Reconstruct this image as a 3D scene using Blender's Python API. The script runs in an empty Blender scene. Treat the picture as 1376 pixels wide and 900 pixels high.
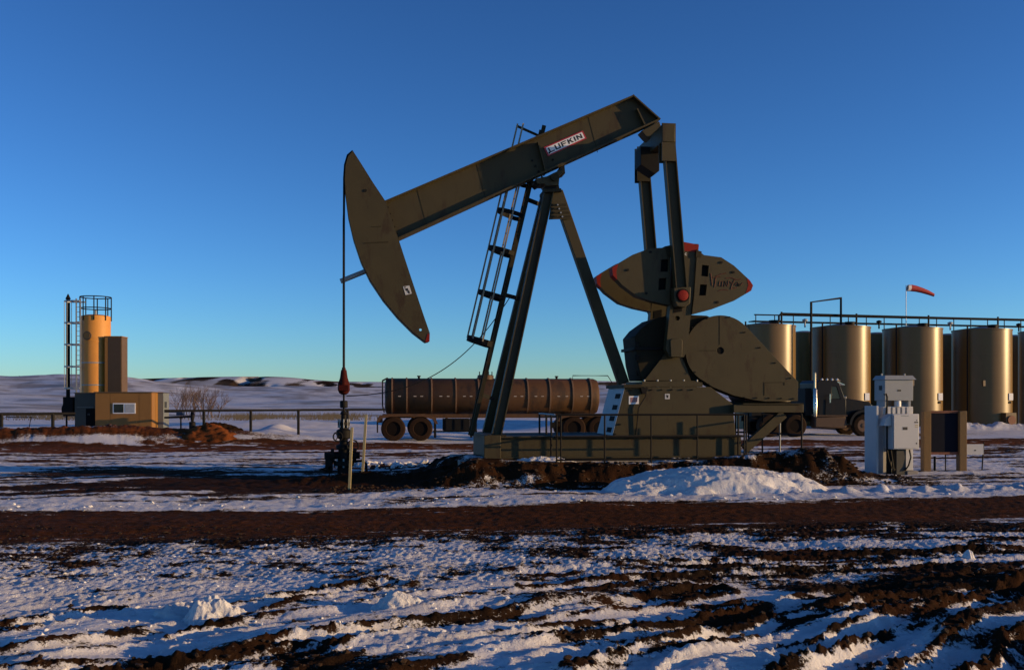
import bpy, bmesh, math, random
import numpy as np
from mathutils import Vector, Matrix
from mathutils.geometry import tessellate_polygon
random.seed(7)
SC = bpy.context.scene
COL = SC.collection
R = math.radians

# ------------------------------------------------------------------ camera, sky, sun, exposure
F = 1338.0          # focal length in photo pixels (35 mm on a 36 mm sensor)
CX, HOR, EYE = 688.0, 537.0, 1.75
cam = bpy.data.cameras.new('camera')
cam.sensor_width = 36.0
cam.lens = F / 1376.0 * 36.0
cam.shift_y = (HOR - 450.0) / 1376.0
cam.clip_start, cam.clip_end = 0.1, 8000
camo = bpy.data.objects.new('camera', cam)
COL.objects.link(camo)
camo.location = (0, 0, EYE)
camo.rotation_euler = (R(90), 0, 0)
SC.camera = camo

SUN_AZ, SUN_EL = R(98), R(7.3)      # clockwise from +Y (the view direction)
w = bpy.data.worlds.new('World')
SC.world = w
w.use_nodes = True
nt = w.node_tree
sky = nt.nodes.new('ShaderNodeTexSky')
sky.sky_type = 'NISHITA'
sky.sun_disc = False
sky.sun_elevation = SUN_EL
sky.sun_rotation = SUN_AZ
sky.altitude = 2000
sky.air_density = 1.0
sky.dust_density = 0.7
sky.ozone_density = 3.8
nt.nodes['Background'].inputs['Strength'].default_value = 0.06
gam = nt.nodes.new('ShaderNodeGamma')          # a clearer, deeper winter sky, the same all round
gam.inputs['Gamma'].default_value = 1.38
nt.links.new(sky.outputs[0], gam.inputs['Color'])
nt.links.new(gam.outputs[0], nt.nodes['Background'].inputs['Color'])
sl = bpy.data.lights.new('sun', 'SUN')
sl.energy = 2.5
sl.angle = R(0.5)
sl.color = (1.0, 0.66, 0.30)
so = bpy.data.objects.new('sun', sl)
COL.objects.link(so)
sd = Vector((math.sin(SUN_AZ) * math.cos(SUN_EL), math.cos(SUN_AZ) * math.cos(SUN_EL), math.sin(SUN_EL)))
so.rotation_euler = sd.to_track_quat('Z', 'Y').to_euler()
so.location = (60, -10, 40)
SC.view_settings.view_transform = 'Standard'
SC.view_settings.look = 'None'
SC.view_settings.exposure = 1.08
SC.view_settings.gamma = 1.0
SC.view_settings.use_curve_mapping = False
SC.cycles.max_bounces = 5

# ------------------------------------------------------------------ materials
MATS = {}


def mat(name, col, rough=0.6, metal=0.0, col2=None, scale=3.0, amount=0.5, bump=0.0, bscale=40.0, spec=0.5, dirt=None, dscale=1.2, dth=0.58, emit=None):
    """painted / raw surface: two tones mixed by noise, optional dirt patches, optional fine relief"""
    m = bpy.data.materials.new(name)
    m.use_nodes = True
    n, l = m.node_tree.nodes, m.node_tree.links
    b = n['Principled BSDF']
    b.inputs['Roughness'].default_value = rough
    b.inputs['Metallic'].default_value = metal
    b.inputs['Specular IOR Level'].default_value = spec
    tc = n.new('ShaderNodeTexCoord')
    c2 = col2 or tuple(c * 0.72 for c in col)
    no = n.new('ShaderNodeTexNoise')
    no.inputs['Scale'].default_value = scale
    no.inputs['Detail'].default_value = 6
    no.inputs['Roughness'].default_value = 0.65
    l.new(tc.outputs['Object'], no.inputs['Vector'])
    mp = n.new('ShaderNodeMapRange')
    mp.inputs['From Min'].default_value = 0.35
    mp.inputs['From Max'].default_value = 0.68
    mp.inputs['To Max'].default_value = amount
    l.new(no.outputs['Fac'], mp.inputs['Value'])
    mx = n.new('ShaderNodeMix')
    mx.data_type = 'RGBA'
    mx.inputs['A'].default_value = (*col, 1)
    mx.inputs['B'].default_value = (*c2, 1)
    l.new(mp.outputs['Result'], mx.inputs['Factor'])
    out = mx.outputs['Result']
    if dirt:
        nd = n.new('ShaderNodeTexNoise')
        nd.inputs['Scale'].default_value = dscale
        nd.inputs['Detail'].default_value = 8
        nd.inputs['Roughness'].default_value = 0.7
        mpg = n.new('ShaderNodeMapping')
        mpg.inputs['Scale'].default_value = (1.6, 1.6, 0.5)
        mpg.inputs['Location'].default_value = (3.1, 7.7, 1.3)
        l.new(tc.outputs['Object'], mpg.inputs['Vector'])
        l.new(mpg.outputs[0], nd.inputs['Vector'])
        m2 = n.new('ShaderNodeMapRange')
        m2.inputs['From Min'].default_value = dth
        m2.inputs['From Max'].default_value = dth + 0.1
        m2.inputs['To Max'].default_value = 0.8
        l.new(nd.outputs['Fac'], m2.inputs['Value'])
        mx2 = n.new('ShaderNodeMix')
        mx2.data_type = 'RGBA'
        mx2.inputs['B'].default_value = (*dirt, 1)
        l.new(out, mx2.inputs['A'])
        l.new(m2.outputs['Result'], mx2.inputs['Factor'])
        out = mx2.outputs['Result']
    l.new(out, b.inputs['Base Color'])
    if bump > 0:
        nb = n.new('ShaderNodeTexNoise')
        nb.inputs['Scale'].default_value = bscale
        nb.inputs['Detail'].default_value = 5
        l.new(tc.outputs['Object'], nb.inputs['Vector'])
        bp = n.new('ShaderNodeBump')
        bp.inputs['Strength'].default_value = bump
        bp.inputs['Distance'].default_value = 0.02
        l.new(nb.outputs['Fac'], bp.inputs['Height'])
        l.new(bp.outputs['Normal'], b.inputs['Normal'])
    MATS[name] = m
    return m


olive = mat('olive_paint', (0.056, 0.044, 0.019), 0.55, col2=(0.044, 0.0345, 0.015), scale=2.2, amount=0.7, dirt=(0.036, 0.021, 0.009), dscale=2.2, dth=0.55, bump=0.05, bscale=25, spec=0.22)
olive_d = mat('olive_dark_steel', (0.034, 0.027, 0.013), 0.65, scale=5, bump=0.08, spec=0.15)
lit_tan = mat('sunlit_tan_steel', (0.30, 0.25, 0.17), 0.6, scale=6, spec=0.2)  # sunlight on the ladder cage bars put into a pale warm colour
red_p = mat('red_paint', (0.22, 0.010, 0.004), 0.6, col2=(0.14, 0.009, 0.004), scale=6, spec=0.2)
black = mat('black_steel', (0.011, 0.010, 0.009), 0.65, scale=8, bump=0.1, spec=0.12)
dark_hole = mat('black_pocket', (0.006, 0.006, 0.006), 0.8, spec=0.1)  # near-black paint in place of the shade inside pockets and openings
grey_gal = mat('galvanised_steel', (0.30, 0.31, 0.31), 0.45, metal=0.3, scale=12, bump=0.05)
bluegrey = mat('pale_blue_plate', (0.34, 0.37, 0.38), 0.6, scale=4)
white_p = mat('white_plate', (0.75, 0.74, 0.72), 0.5, scale=5, amount=0.3)
grey_box = mat('pale_grey_enclosure', (0.50, 0.49, 0.47), 0.5, col2=(0.44, 0.43, 0.41), scale=3, dirt=(0.33, 0.29, 0.24), dscale=2.5, dth=0.66)
grey_mid = mat('mid_grey_enclosure', (0.27, 0.28, 0.28), 0.5, col2=(0.23, 0.24, 0.24), scale=3)
wood = mat('weathered_wood', (0.15, 0.085, 0.03), 0.85, col2=(0.12, 0.075, 0.03), scale=9, amount=0.8, bump=0.3, bscale=30)
navy = mat('navy_board', (0.007, 0.009, 0.017), 0.85, scale=4, spec=0.1)
rust_p = mat('rusty_red_rail', (0.16, 0.045, 0.02), 0.7, col2=(0.09, 0.03, 0.015), scale=10)
tank_m = mat('tan_tank_paint', (0.155, 0.088, 0.024), 0.36, col2=(0.13, 0.073, 0.02), scale=1.5, amount=0.6, dirt=(0.10, 0.056, 0.016), dscale=0.9, dth=0.6, bump=0.02, bscale=3, spec=0.4)
tan_shed = mat('tan_siding', (0.25, 0.115, 0.018), 0.6, col2=(0.21, 0.095, 0.015), scale=2.5, bump=0.05)
vessel_m = mat('vessel_paint', (0.56, 0.24, 0.034), 0.5, col2=(0.48, 0.20, 0.028), scale=2.5, dirt=(0.30, 0.13, 0.03), dscale=1.2, dth=0.62, bump=0.03)
brown_shaded = mat('brown_siding_shaded', (0.055, 0.032, 0.011), 0.55, scale=2.5)  # shade on the panel tower's front put into a darker brown
tan_brown = mat('brown_siding', (0.11, 0.062, 0.022), 0.55, scale=2.5)
shed_dk = mat('shadow_dark_siding', (0.045, 0.042, 0.03), 0.6, scale=3)  # dark colour stands in for the shed's shadow on the annex
shed_gr = mat('grey_siding', (0.14, 0.15, 0.14), 0.6, scale=3)
glass_d = mat('dark_window_glass', (0.01, 0.011, 0.013), 0.12, scale=3)
glass_l = mat('frosted_window_pane', (0.36, 0.37, 0.38), 0.3, scale=14)
trail_m = mat('brown_dirty_trailer', (0.095, 0.044, 0.016), 0.6, col2=(0.07, 0.032, 0.012), scale=1.4, amount=0.8, dirt=(0.035, 0.02, 0.012), dscale=0.8, dth=0.52, bump=0.15, bscale=14, spec=0.3)
tyre_m = mat('dusty_tyre_rubber', (0.022, 0.012, 0.007), 0.85, col2=(0.036, 0.018, 0.010), scale=5, amount=0.7, bump=0.3, bscale=30, spec=0.08)
rim_m = mat('rim_recess_shade', (0.008, 0.005, 0.004), 0.8, scale=8, spec=0.08)  # shade of the wheel recess put into a near-black rim colour
truck_m = mat('black_truck_paint', (0.006, 0.005, 0.005), 0.4, col2=(0.009, 0.007, 0.005), scale=2.5, spec=0.25, dirt=(0.016, 0.009, 0.005), dscale=1.4, dth=0.55)
truck_ty = mat('dark_truck_tyre', (0.022, 0.013, 0.008), 0.85, col2=(0.03, 0.016, 0.009), scale=5, amount=0.7, bump=0.3, bscale=30, spec=0.08)
truck_br = mat('mud_brown_step', (0.06, 0.028, 0.014), 0.7, scale=4)
chrome = mat('chrome_stack', (0.62, 0.55, 0.45), 0.22, metal=0.9, scale=6)
sock_m = mat('red_windsock_cloth', (0.30, 0.012, 0.014), 0.8, scale=6)
sock_w = mat('white_windsock_cloth', (0.72, 0.7, 0.68), 0.8, scale=6)
stake_m = mat('yellowed_stake', (0.42, 0.33, 0.15), 0.7, scale=9)
concrete = mat('concrete', (0.26, 0.235, 0.20), 0.85, scale=4, bump=0.3)
bark = mat('bare_twigs', (0.16, 0.10, 0.065), 0.9, scale=8)
blue_v = mat('dark_blue_box', (0.02, 0.03, 0.07), 0.5, scale=5)
ink = mat('black_lettering', (0.01, 0.01, 0.01), 0.6)
ink_red = mat('dark_red_marker', (0.09, 0.02, 0.012), 0.8)
sign_red = mat('sign_red_border', (0.40, 0.02, 0.03), 0.5)
straw = mat('dry_straw', (0.27, 0.19, 0.09), 0.9, scale=6)
pine_m = mat('dark_conifer', (0.03, 0.03, 0.02), 0.9, scale=2)


# ------------------------------------------------------------------ mesh helpers
class Fr:
    """a local frame: x along, y away from the viewer, z up"""
    def __init__(s, ox, oy, oz=0.0, ang=0.0):
        s.o = (ox, oy, oz); s.c, s.s = math.cos(R(ang)), math.sin(R(ang))

    def __call__(s, x, y, z):
        return Vector((s.o[0] + x * s.c - y * s.s, s.o[1] + x * s.s + y * s.c, s.o[2] + z))


class MB:
    def __init__(s):
        s.v, s.f, s.mi = [], [], []

    def add(s, vs, fs, mi=0):
        o = len(s.v)
        s.v += [tuple(v) for v in vs]
        s.f += [tuple(i + o for i in f) for f in fs]
        s.mi += [mi] * len(fs)
        return s

    def box8(s, p, mi=0):
        return s.add(p, [(0, 1, 2, 3), (4, 7, 6, 5), (0, 4, 5, 1), (1, 5, 6, 2), (2, 6, 7, 3), (3, 7, 4, 0)], mi)

    def box(s, fr, x0, x1, y0, y1, z0, z1, mi=0):
        return s.box8([fr(x0, y0, z0), fr(x1, y0, z0), fr(x1, y1, z0), fr(x0, y1, z0), fr(x0, y0, z1), fr(x1, y0, z1), fr(x1, y1, z1), fr(x0, y1, z1)], mi)

    def prism(s, fr, loops, y0, y1, mi=0):
        """loops of (x, z); the first is the outline, the others are holes; extruded from y0 to y1"""
        vl = [[Vector((a, b, 0)) for a, b in lp] for lp in loops]
        flat = [p for lp in loops for p in lp]
        n = len(flat)
        tri = tessellate_polygon(vl)
        vs = [fr(a, y0, b) for a, b in flat] + [fr(a, y1, b) for a, b in flat]
        fs = []
        if len(loops) == 1:
            fs += [tuple(range(n)), tuple(range(2 * n - 1, n - 1, -1))]
            if any(True for _ in [0]) and n > 12:
                fs = [tuple(t) for t in tri] + [tuple(i + n for i in reversed(t)) for t in tri]
        else:
            fs = [tuple(t) for t in tri] + [tuple(i + n for i in reversed(t)) for t in tri]
        o = 0
        for lp in loops:
            k = len(lp)
            for i in range(k):
                j = (i + 1) % k
                fs.append((o + i, o + j, o + j + n, o + i + n))
            o += k
        return s.add(vs, fs, mi)

    def tube(s, p0, p1, r, n=8, r2=None, mi=0, cap=True):
        p0, p1 = Vector(p0), Vector(p1)
        r2 = r if r2 is None else r2
        d = (p1 - p0)
        if d.length < 1e-6: return s
        d.normalize()
        a = Vector((0, 0, 1)) if abs(d.z) < 0.9 else Vector((1, 0, 0))
        e1 = d.cross(a).normalized(); e2 = d.cross(e1)
        vs = []
        for P, rr in ((p0, r), (p1, r2)):
            for i in range(n):
                t = 2 * math.pi * i / n
                vs.append(P + (e1 * math.cos(t) + e2 * math.sin(t)) * rr)
        fs = [(i, (i + 1) % n, n + (i + 1) % n, n + i) for i in range(n)]
        if cap: fs += [tuple(range(n - 1, -1, -1)), tuple(range(n, 2 * n))]
        return s.add(vs, fs, mi)

    def path(s, pts, r, n=6, mi=0):
        pts = [Vector(p) for p in pts]
        vs, N = [], len(pts)
        ref = None
        for k, P in enumerate(pts):
            d = (pts[min(k + 1, N - 1)] - pts[max(k - 1, 0)]).normalized()
            if ref is None:
                ref = Vector((0, 0, 1)) if abs(d.z) < 0.9 else Vector((1, 0, 0))
            e1 = d.cross(ref)
            if e1.length < 1e-3: e1 = d.cross(Vector((0.3, 1, 0.2)))
            e1.normalize(); e2 = d.cross(e1)
            for i in range(n):
                t = 2 * math.pi * i / n
                vs.append(P + (e1 * math.cos(t) + e2 * math.sin(t)) * r)
        fs = [(k * n + i, k * n + (i + 1) % n, (k + 1) * n + (i + 1) % n, (k + 1) * n + i) for k in range(N - 1) for i in range(n)]
        fs += [tuple(range(n - 1, -1, -1)), tuple(range((N - 1) * n, N * n))]
        return s.add(vs, fs, mi)

    def bar(s, p0, p1, wy, wz, side=None, mi=0):
        """rectangular bar from p0 to p1; wy across 'side', wz along the third axis"""
        p0, p1 = Vector(p0), Vector(p1)
        d = (p1 - p0).normalized()
        sv = Vector(side) if side is not None else Vector((0, 1, 0))
        e2 = d.cross(sv).normalized(); e1 = e2.cross(d).normalized()
        c = []
        for P in (p0, p1):
            c += [P - e1 * wy / 2 - e2 * wz / 2, P + e1 * wy / 2 - e2 * wz / 2, P + e1 * wy / 2 + e2 * wz / 2, P - e1 * wy / 2 + e2 * wz / 2]
        return s.box8(c, mi)

    def lathe(s, fr, x, y, prof, n=24, mi=0, axis='z', cap=True):
        vs, fs = [], []
        m = len(prof)
        for r, h in prof:
            for i in range(n):
                t = 2 * math.pi * i / n
                a, b = r * math.cos(t), r * math.sin(t)
                vs.append(fr(x + a, y + b, h) if axis == 'z' else fr(x + a, h, y + b))
        for k in range(m - 1):
            for i in range(n):
                j = (i + 1) % n
                fs.append((k * n + i, k * n + j, (k + 1) * n + j, (k + 1) * n + i))
        if cap: fs += [tuple(range(n - 1, -1, -1)), tuple(range((m - 1) * n, m * n))]
        return s.add(vs, fs, mi)

    def build(s, name, mats, parent=None, loc=None, smooth=True, bevel=0.0, angle=35, label=None):
        me = bpy.data.meshes.new(name)
        L = Vector(loc) if loc is not None else (Vector(parent['base']) if parent is not None else Vector((0, 0, 0)))
        me.from_pydata([(v[0] - L.x, v[1] - L.y, v[2] - L.z) for v in s.v], [], s.f)
        ms = mats if isinstance(mats, (list, tuple)) else [mats]
        for m in ms: me.materials.append(m)
        if len(ms) > 1: me.polygons.foreach_set('material_index', s.mi)
        bm = bmesh.new(); bm.from_mesh(me)
        bmesh.ops.recalc_face_normals(bm, faces=bm.faces)
        bm.to_mesh(me); bm.free()
        if smooth:
            me.polygons.foreach_set('use_smooth', [True] * len(me.polygons))
            me.set_sharp_from_angle(angle=R(angle))
        o = bpy.data.objects.new(name, me)
        COL.objects.link(o)
        if parent is not None: o.parent = parent
        else: o.location = L
        o['base'] = tuple(L)
        if label: o['label'] = label
        if bevel > 0:
            bv = o.modifiers.new('edge', 'BEVEL')
            bv.width = bevel; bv.segments = 2; bv.limit_method = 'ANGLE'; bv.angle_limit = R(40)
        return o


def tag(o, label=None, cat=None, group=None, kind=None):
    for k, v in (('label', label), ('category', cat), ('group', group), ('kind', kind)):
        if v: o[k] = v
    return o


def thing(name, base, label, cat, group=None):
    o = bpy.data.objects.new(name, None)
    o.empty_display_size = 0.2
    COL.objects.link(o)
    o.location = base
    o['base'] = tuple(base)
    return tag(o, label, cat, group)


def dup(root, loc, label=None):
    def cp(o, parent):
        c = o.copy(); COL.objects.link(c); c.parent = parent
        for ch in o.children: cp(ch, c)
        return c
    r = cp(root, None)
    r.location = loc; r['base'] = tuple(loc)
    if label: r['label'] = label
    return r


def arcpts(cx, cz, r, a0, a1, n):
    return [(cx + r * math.cos(R(a0 + (a1 - a0) * i / n)), cz + r * math.sin(R(a0 + (a1 - a0) * i / n))) for i in range(n + 1)]


# ------------------------------------------------------------------ terrain noise
def _h(ix, iy, seed):
    h = (ix * 374761393 + iy * 668265263 + seed * 974634777) & 0xffffffff
    h = ((h ^ (h >> 13)) * 1274126177) & 0xffffffff
    return (h ^ (h >> 16)) & 0xffff


def gn(x, y, seed=0):
    x0, y0 = np.floor(x), np.floor(y)
    fx, fy = x - x0, y - y0
    ix, iy = x0.astype(np.int64), y0.astype(np.int64)
    ux, uy = fx * fx * fx * (fx * (fx * 6 - 15) + 10), fy * fy * fy * (fy * (fy * 6 - 15) + 10)

    def g(i, j, a, b):
        t = _h(i, j, seed) * (2 * np.pi / 65536)
        return np.cos(t) * a + np.sin(t) * b
    n00, n10 = g(ix, iy, fx, fy), g(ix + 1, iy, fx - 1, fy)
    n01, n11 = g(ix, iy + 1, fx, fy - 1), g(ix + 1, iy + 1, fx - 1, fy - 1)
    a = n00 + ux * (n10 - n00); b = n01 + ux * (n11 - n01)
    return (a + uy * (b - a)) * 1.5


def fbm(x, y, octv=4, seed=0, gain=0.5):
    t, a = 0, 1.0
    for k in range(octv):
        t = t + a * gn(x, y, seed + 17 * k)
        a *= gain; x = x * 2.03 + 3.7; y = y * 2.03 + 1.9
    return t


def sst(a, b, x):
    t = np.clip((x - a) / (b - a), 0, 1)
    return t * t * (3 - 2 * t)


def bump2(x, y, cx, cy, rx, ry, ang=0):
    c, s_ = math.cos(R(ang)), math.sin(R(ang))
    dx, dy = x - cx, y - cy
    a, b = (dx * c + dy * s_) / rx, (-dx * s_ + dy * c) / ry
    return np.exp(-(a * a + b * b))


UANG = 8.0
UX, UY = 0.874, 22.5                       # foot of the pump jack's saddle on the ground
UNIT = Fr(UX, UY, 0, UANG)
UC, US = math.cos(R(UANG)), math.sin(R(UANG))


TRACKS = []
for pts in ([(560, 915), (760, 872), (930, 838), (1110, 800), (1260, 782), (1420, 768)], [(800, 915), (930, 868), (1040, 838), (1180, 812), (1310, 797), (1420, 790)],
            [(960, 915), (1090, 868), (1210, 834), (1330, 806), (1430, 788)], [(1085, 915), (1165, 875), (1240, 842), (1300, 815), (1370, 795), (1440, 780)],
            [(1220, 915), (1290, 872), (1350, 838), (1430, 806)], [(1330, 915), (1380, 880), (1440, 845)],
            [(-60, 905), (110, 868), (230, 843), (390, 806), (520, 786)], [(170, 915), (330, 886), (470, 862), (620, 836), (780, 812), (960, 790)],
            [(260, 850), (360, 834), (480, 822), (610, 797), (720, 781)], [(-60, 852), (40, 834), (140, 820)], [(-40, 925), (150, 905), (300, 897), (420, 880)],
            [(640, 800), (820, 782), (1000, 768), (1200, 760), (1420, 752)], [(700, 768), (900, 757), (1100, 748), (1420, 738)], [(420, 905), (560, 880), (700, 858), (860, 828), (1000, 806)]):
    w_ = []
    for px, py in pts:
        yy = F * EYE / (py - HOR)
        w_.append(((px - CX) / F * yy, yy))
    TRACKS.append(w_)


def tracks(X, Y):
    """wheel tracks pressed through the snow: height change and loss of snow"""
    dh, ds = np.zeros_like(X), np.zeros_like(X)
    sel = (Y > 5.0) & (Y < 13.5) & (np.abs(X) < 12)
    x, y = X[sel], Y[sel]
    if x.size == 0: return dh, ds
    wx = 0.06 * gn(x / 0.6, y / 0.5, 401) + 0.025 * gn(x / 0.16, y / 0.14, 402)
    h, s_ = np.zeros_like(x), np.zeros_like(x)
    for k, w_ in enumerate(TRACKS):
        best = np.full_like(x, 9.0); al = np.zeros_like(x); acc = 0.0
        for (x0, y0), (x1, y1) in zip(w_[:-1], w_[1:]):
            dx, dy = x1 - x0, y1 - y0; L = math.hypot(dx, dy)
            t = np.clip(((x - x0) * dx + (y - y0) * dy) / (L * L), 0, 1)
            ex, ey = x - (x0 + t * dx), y - (y0 + t * dy)
            sg = np.sign(dx * ey - dy * ex)
            d = np.sqrt(ex * ex + ey * ey) * sg
            m = np.abs(d) < np.abs(best)
            best = np.where(m, d, best); al = np.where(m, acc + t * L, al); acc += L
        d = best + wx * 1.2
        amp = np.clip(0.85 + 0.7 * gn(al / 1.3, al * 0 + k * 7.3, 403), 0.0, 1.25) * (1.0 if k in (0, 1, 2, 3, 4, 5, 7) else 0.7)
        wd = 0.11
        groove = np.exp(-(d / wd) ** 4)
        r1 = np.exp(-((d - 0.18) / 0.058) ** 2); r2 = np.exp(-((d + 0.17) / 0.05) ** 2)
        lug = 0.012 * groove * np.sin(al * 2 * np.pi / 0.11 + 6 * d / wd)
        cl = fbm(x / 0.09, y / 0.08, 3, 407, 0.65)
        h += amp * (-0.040 * groove + 0.044 * r1 * (1 + 0.45 * cl) + 0.030 * r2 * (1 + 0.5 * cl)) + amp * lug + amp * 0.007 * cl * (r1 + r2 + groove)
        lump = np.clip(0.85 + 0.9 * gn(al / 0.25, d / 0.1 + k, 404), 0, 1.3)
        s_ -= amp * lump * (0.62 * r1 + 0.42 * r2 + 0.15 * groove)
    dh[sel], ds[sel] = h, np.maximum(s_, -0.9)
    return dh, ds


def terrain(X, Y):
    """height, snow cover, redness, dry grass"""
    c, s_ = math.cos(R(9.5)), math.sin(R(9.5))
    ru, rv = X * c + Y * s_, -X * s_ + Y * c
    u = (X - UX) * UC + (Y - UY) * US; v = -(X - UX) * US + (Y - UY) * UC
    wob = 0.35 * gn(ru / 2.1, rv / 1.3, 5) + 0.15 * gn(ru / 0.5, rv / 0.4, 6)
    near = 1 - sst(60, 90, Y)
    # general lie of the land
    h = 0.05 * fbm(X / 5, Y / 5, 2, 11) * near
    # --- foreground: wheel ruts and crusted snow
    wf = 1 - sst(11.4, 13.2, rv + wob)
    a = R(37); p, q = X * math.cos(a) + Y * math.sin(a), -X * math.sin(a) + Y * math.cos(a)
    q = q + 0.22 * gn(p / 2.2, q / 1.5, 21) + 0.05 * gn(p / 0.5, q / 0.4, 22)
    r1 = gn(q / 0.36, p / 4.0, 23) + 0.6 * gn(q / 0.15, p / 1.3, 24) + 0.25 * gn(q / 0.07, p / 0.5, 25)
    a = R(6); p2, q2 = X * math.cos(a) + Y * math.sin(a), -X * math.sin(a) + Y * math.cos(a)
    q2 = q2 + 0.15 * gn(p2 / 1.7, q2 / 1.2, 31) + 0.05 * gn(p2 / 0.5, q2 / 0.4, 32)
    r2 = gn(q2 / 0.36, p2 / 3.2, 33) + 0.6 * gn(q2 / 0.15, p2 / 1.0, 34) + 0.25 * gn(q2 / 0.07, p2 / 0.4, 35)
    big = fbm(X / 2.6, Y / 2.0, 3, 41)
    m1 = np.clip(sst(10.2, 8.2, Y + 0.12 * X + 0.8 * big) * (0.55 + 0.45 * sst(-3.0, 2.0, X + 0.8 * big)), 0, 1)
    m2 = np.clip(sst(7.2, 9.2, Y + 0.8 * big), 0, 1) * (0.18 + 0.82 * sst(-0.5, 3.2, X + 1.5 * big))
    crumb = fbm(X / 0.145, Y / 0.16, 4, 51, 0.65)
    fine = fbm(X / 0.06, Y / 0.08, 3, 55, 0.7)
    hf = m1 * 0.035 * r1 + m2 * 0.022 * r2 + 0.022 * fbm(X / 0.9, Y / 0.8, 2, 57)
    hf = hf + 0.07 * fbm(X / 1.7 + 3.3, Y / 1.5, 2, 59) * sst(9.8, 8.0, rv)
    rough = 0.3 + 0.7 * sst(-0.25, 0.35, fbm(X / 1.8, Y / 1.4, 2, 58) + 0.45 * (rv - 9.5) / 3)
    gran = sst(8.6, 10.2, rv + 0.8 * wob)
    mudness = sst(0.55, 0.3, 0.80 + 0.34 * fbm(X / 1.5, Y / 0.7, 4, 61) - m2 * np.maximum(0, r2 + 0.12) * 0.95 - 0.36 * bump2(X, Y, 4.2, 9.7, 3.6, 0.7, 6))
    hf = hf + mudness * 0.014 * fbm(X / 0.1, Y / 0.1, 3, 66, 0.65)
    hf = hf + rough * (0.013 * crumb + 0.006 * fine) * (1 - 0.4 * gran) + gran * (0.010 * fine + 0.005 * np.abs(crumb))
    tdh, tds = tracks(X, Y)
    hf = hf + tdh
    sf = 0.82 + 0.10 * sst(-1.5, 1.0, X) * sst(9.2, 8.0, Y) + 0.34 * fbm(X / 1.5, Y / 0.7, 4, 61)
    sf = sf + tds - m1 * np.maximum(0, r1 - 0.12) * 0.75 - m2 * np.maximum(0, r2 + 0.02) * 0.8 - 0.10 * np.maximum(crumb, 0) - 0.16 * gran * np.maximum(fine - 0.2, 0)
    sf = sf - 0.36 * bump2(X, Y, 4.2, 9.7, 3.6, 0.7, 6) - 0.16 * bump2(X, Y, 2.0, 8.2, 2.4, 0.35, 24)
    sf = sf - 0.34 * sst(11.0, 13.0, rv + wob) * (0.7 + 0.5 * sst(-6, 5, X)) - 0.10 * gran + 0.22 * gran * fbm(X / 0.45, Y / 0.30, 4, 62, 0.7) + 0.12 * bump2(X, Y, -4, 8.4, 2.0, 0.8)
    # --- the two dirt roads
    rd1 = sst(1.95, 1.25, np.abs(rv - 14.75) + 0.75 * wob)
    rd2 = sst(3.1, 2.5, np.abs(rv - 38.2) + 0.8 * wob)
    # --- strip between the roads
    st = fbm(ru / 3.4, rv / 0.8, 4, 71)
    sm = 0.52 + 0.55 * st + 0.18 * fbm(ru / 0.9, rv / 0.16, 3, 78) - 0.22 * np.maximum(0, fbm(ru / 0.35, rv / 0.2, 3, 79))
    sm = sm + 0.30 * sst(1.3, 0.6, np.abs(rv - 17.6) + 0.4 * wob) - 0.75 * sst(2.1, 1.0, np.abs(rv - 21.3 + 0.5 * wob)) * sst(-11.5, -5.5, X + 1.2 * fbm(X, Y, 2, 77)) * sst(10.0, 6.8, X)
    sm = sm + 0.5 * bump2(X, Y, 10.0, 18.6, 5.0, 1.0, 9) + 0.40 * bump2(X, Y, 11.0, 26.0, 6.0, 2.2, 9) - 0.20 * bump2(X, Y, -6, 24.0, 6.0, 0.9, 9) + 0.18 * bump2(X, Y, -9, 29.5, 8.0, 1.8, 9)
    hm = 0.018 * fbm(X / 0.35, Y / 0.3, 3, 73, 0.6) + 0.02 * st
    hm = hm + 0.13 * np.maximum(0, fbm(X / 0.55, Y / 0.4, 3, 75)) * bump2(X, Y, 10.0, 19.6, 5.5, 0.45, 9) * 1.6
    hm = hm + 0.16 * np.maximum(0, fbm(X / 0.5, Y / 0.5, 3, 76)) * bump2(X, Y, -1.2, 26.5, 3.2, 0.7, 4)
    # --- beyond the second road
    sb = 0.86 + 0.22 * fbm(X / 9, Y / 5, 3, 81)
    sb = sb - 0.5 * bump2(X, Y, 18, 50.0, 9, 2.2, 9)
    hb = 0.10 * fbm(X / 6, Y / 5, 3, 82)
    w12 = sst(12.6, 13.6, rv + wob); w23 = sst(36, 41, rv)
    hl = (hf * (1 - w12) + hm * w12) * (1 - w23) + hb * w23
    sn = (sf * (1 - w12) + sm * w12) * (1 - w23) + sb * w23
    road_h = 0.012 * fbm(ru / 0.9, rv / 0.15, 3, 91) + 0.01 * gn(X / 0.12, Y / 0.12, 92)
    rd = np.maximum(rd1, rd2)
    hl = hl * (1 - rd) + road_h * rd - 0.02 * rd
    sn = sn * (1 - rd) + rd * (0.13 + 0.42 * fbm(ru / 2.2, rv / 0.14, 4, 95) * (0.4 + sst(0.5, 1.6, np.abs(rv - 14.75))))
    h = h + hl * near
    red = 0.12 + 0.18 * sst(11, 14, rv) + 0.60 * rd1 * (0.75 + 0.25 * gn(X, Y, 96)) + 0.75 * rd2 + 0.5 * sst(22, 30, rv) * (1 - w23) + 0.25 * gn(X / 1.3, Y / 0.9, 97)
    # --- the raised dirt pad under the pump jack
    e = np.maximum(np.maximum(-2.05 - u, u - 5.6) / 1.0, np.maximum(-1.75 - v, v - 1.9) / 1.0) + 0.28 * fbm(X / 0.8, Y / 0.8, 3, 101)
    pad = sst(1.0, -0.15, e)
    h = h + pad * 0.46 + pad * sst(-0.2, 0.3, e) * 0.06 * fbm(X / 0.25, Y / 0.25, 4, 103, 0.6)
    e2 = bump2(X, Y, 6.6, 21.6, 1.9, 0.75, 6)            # spoil running on to the right
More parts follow.
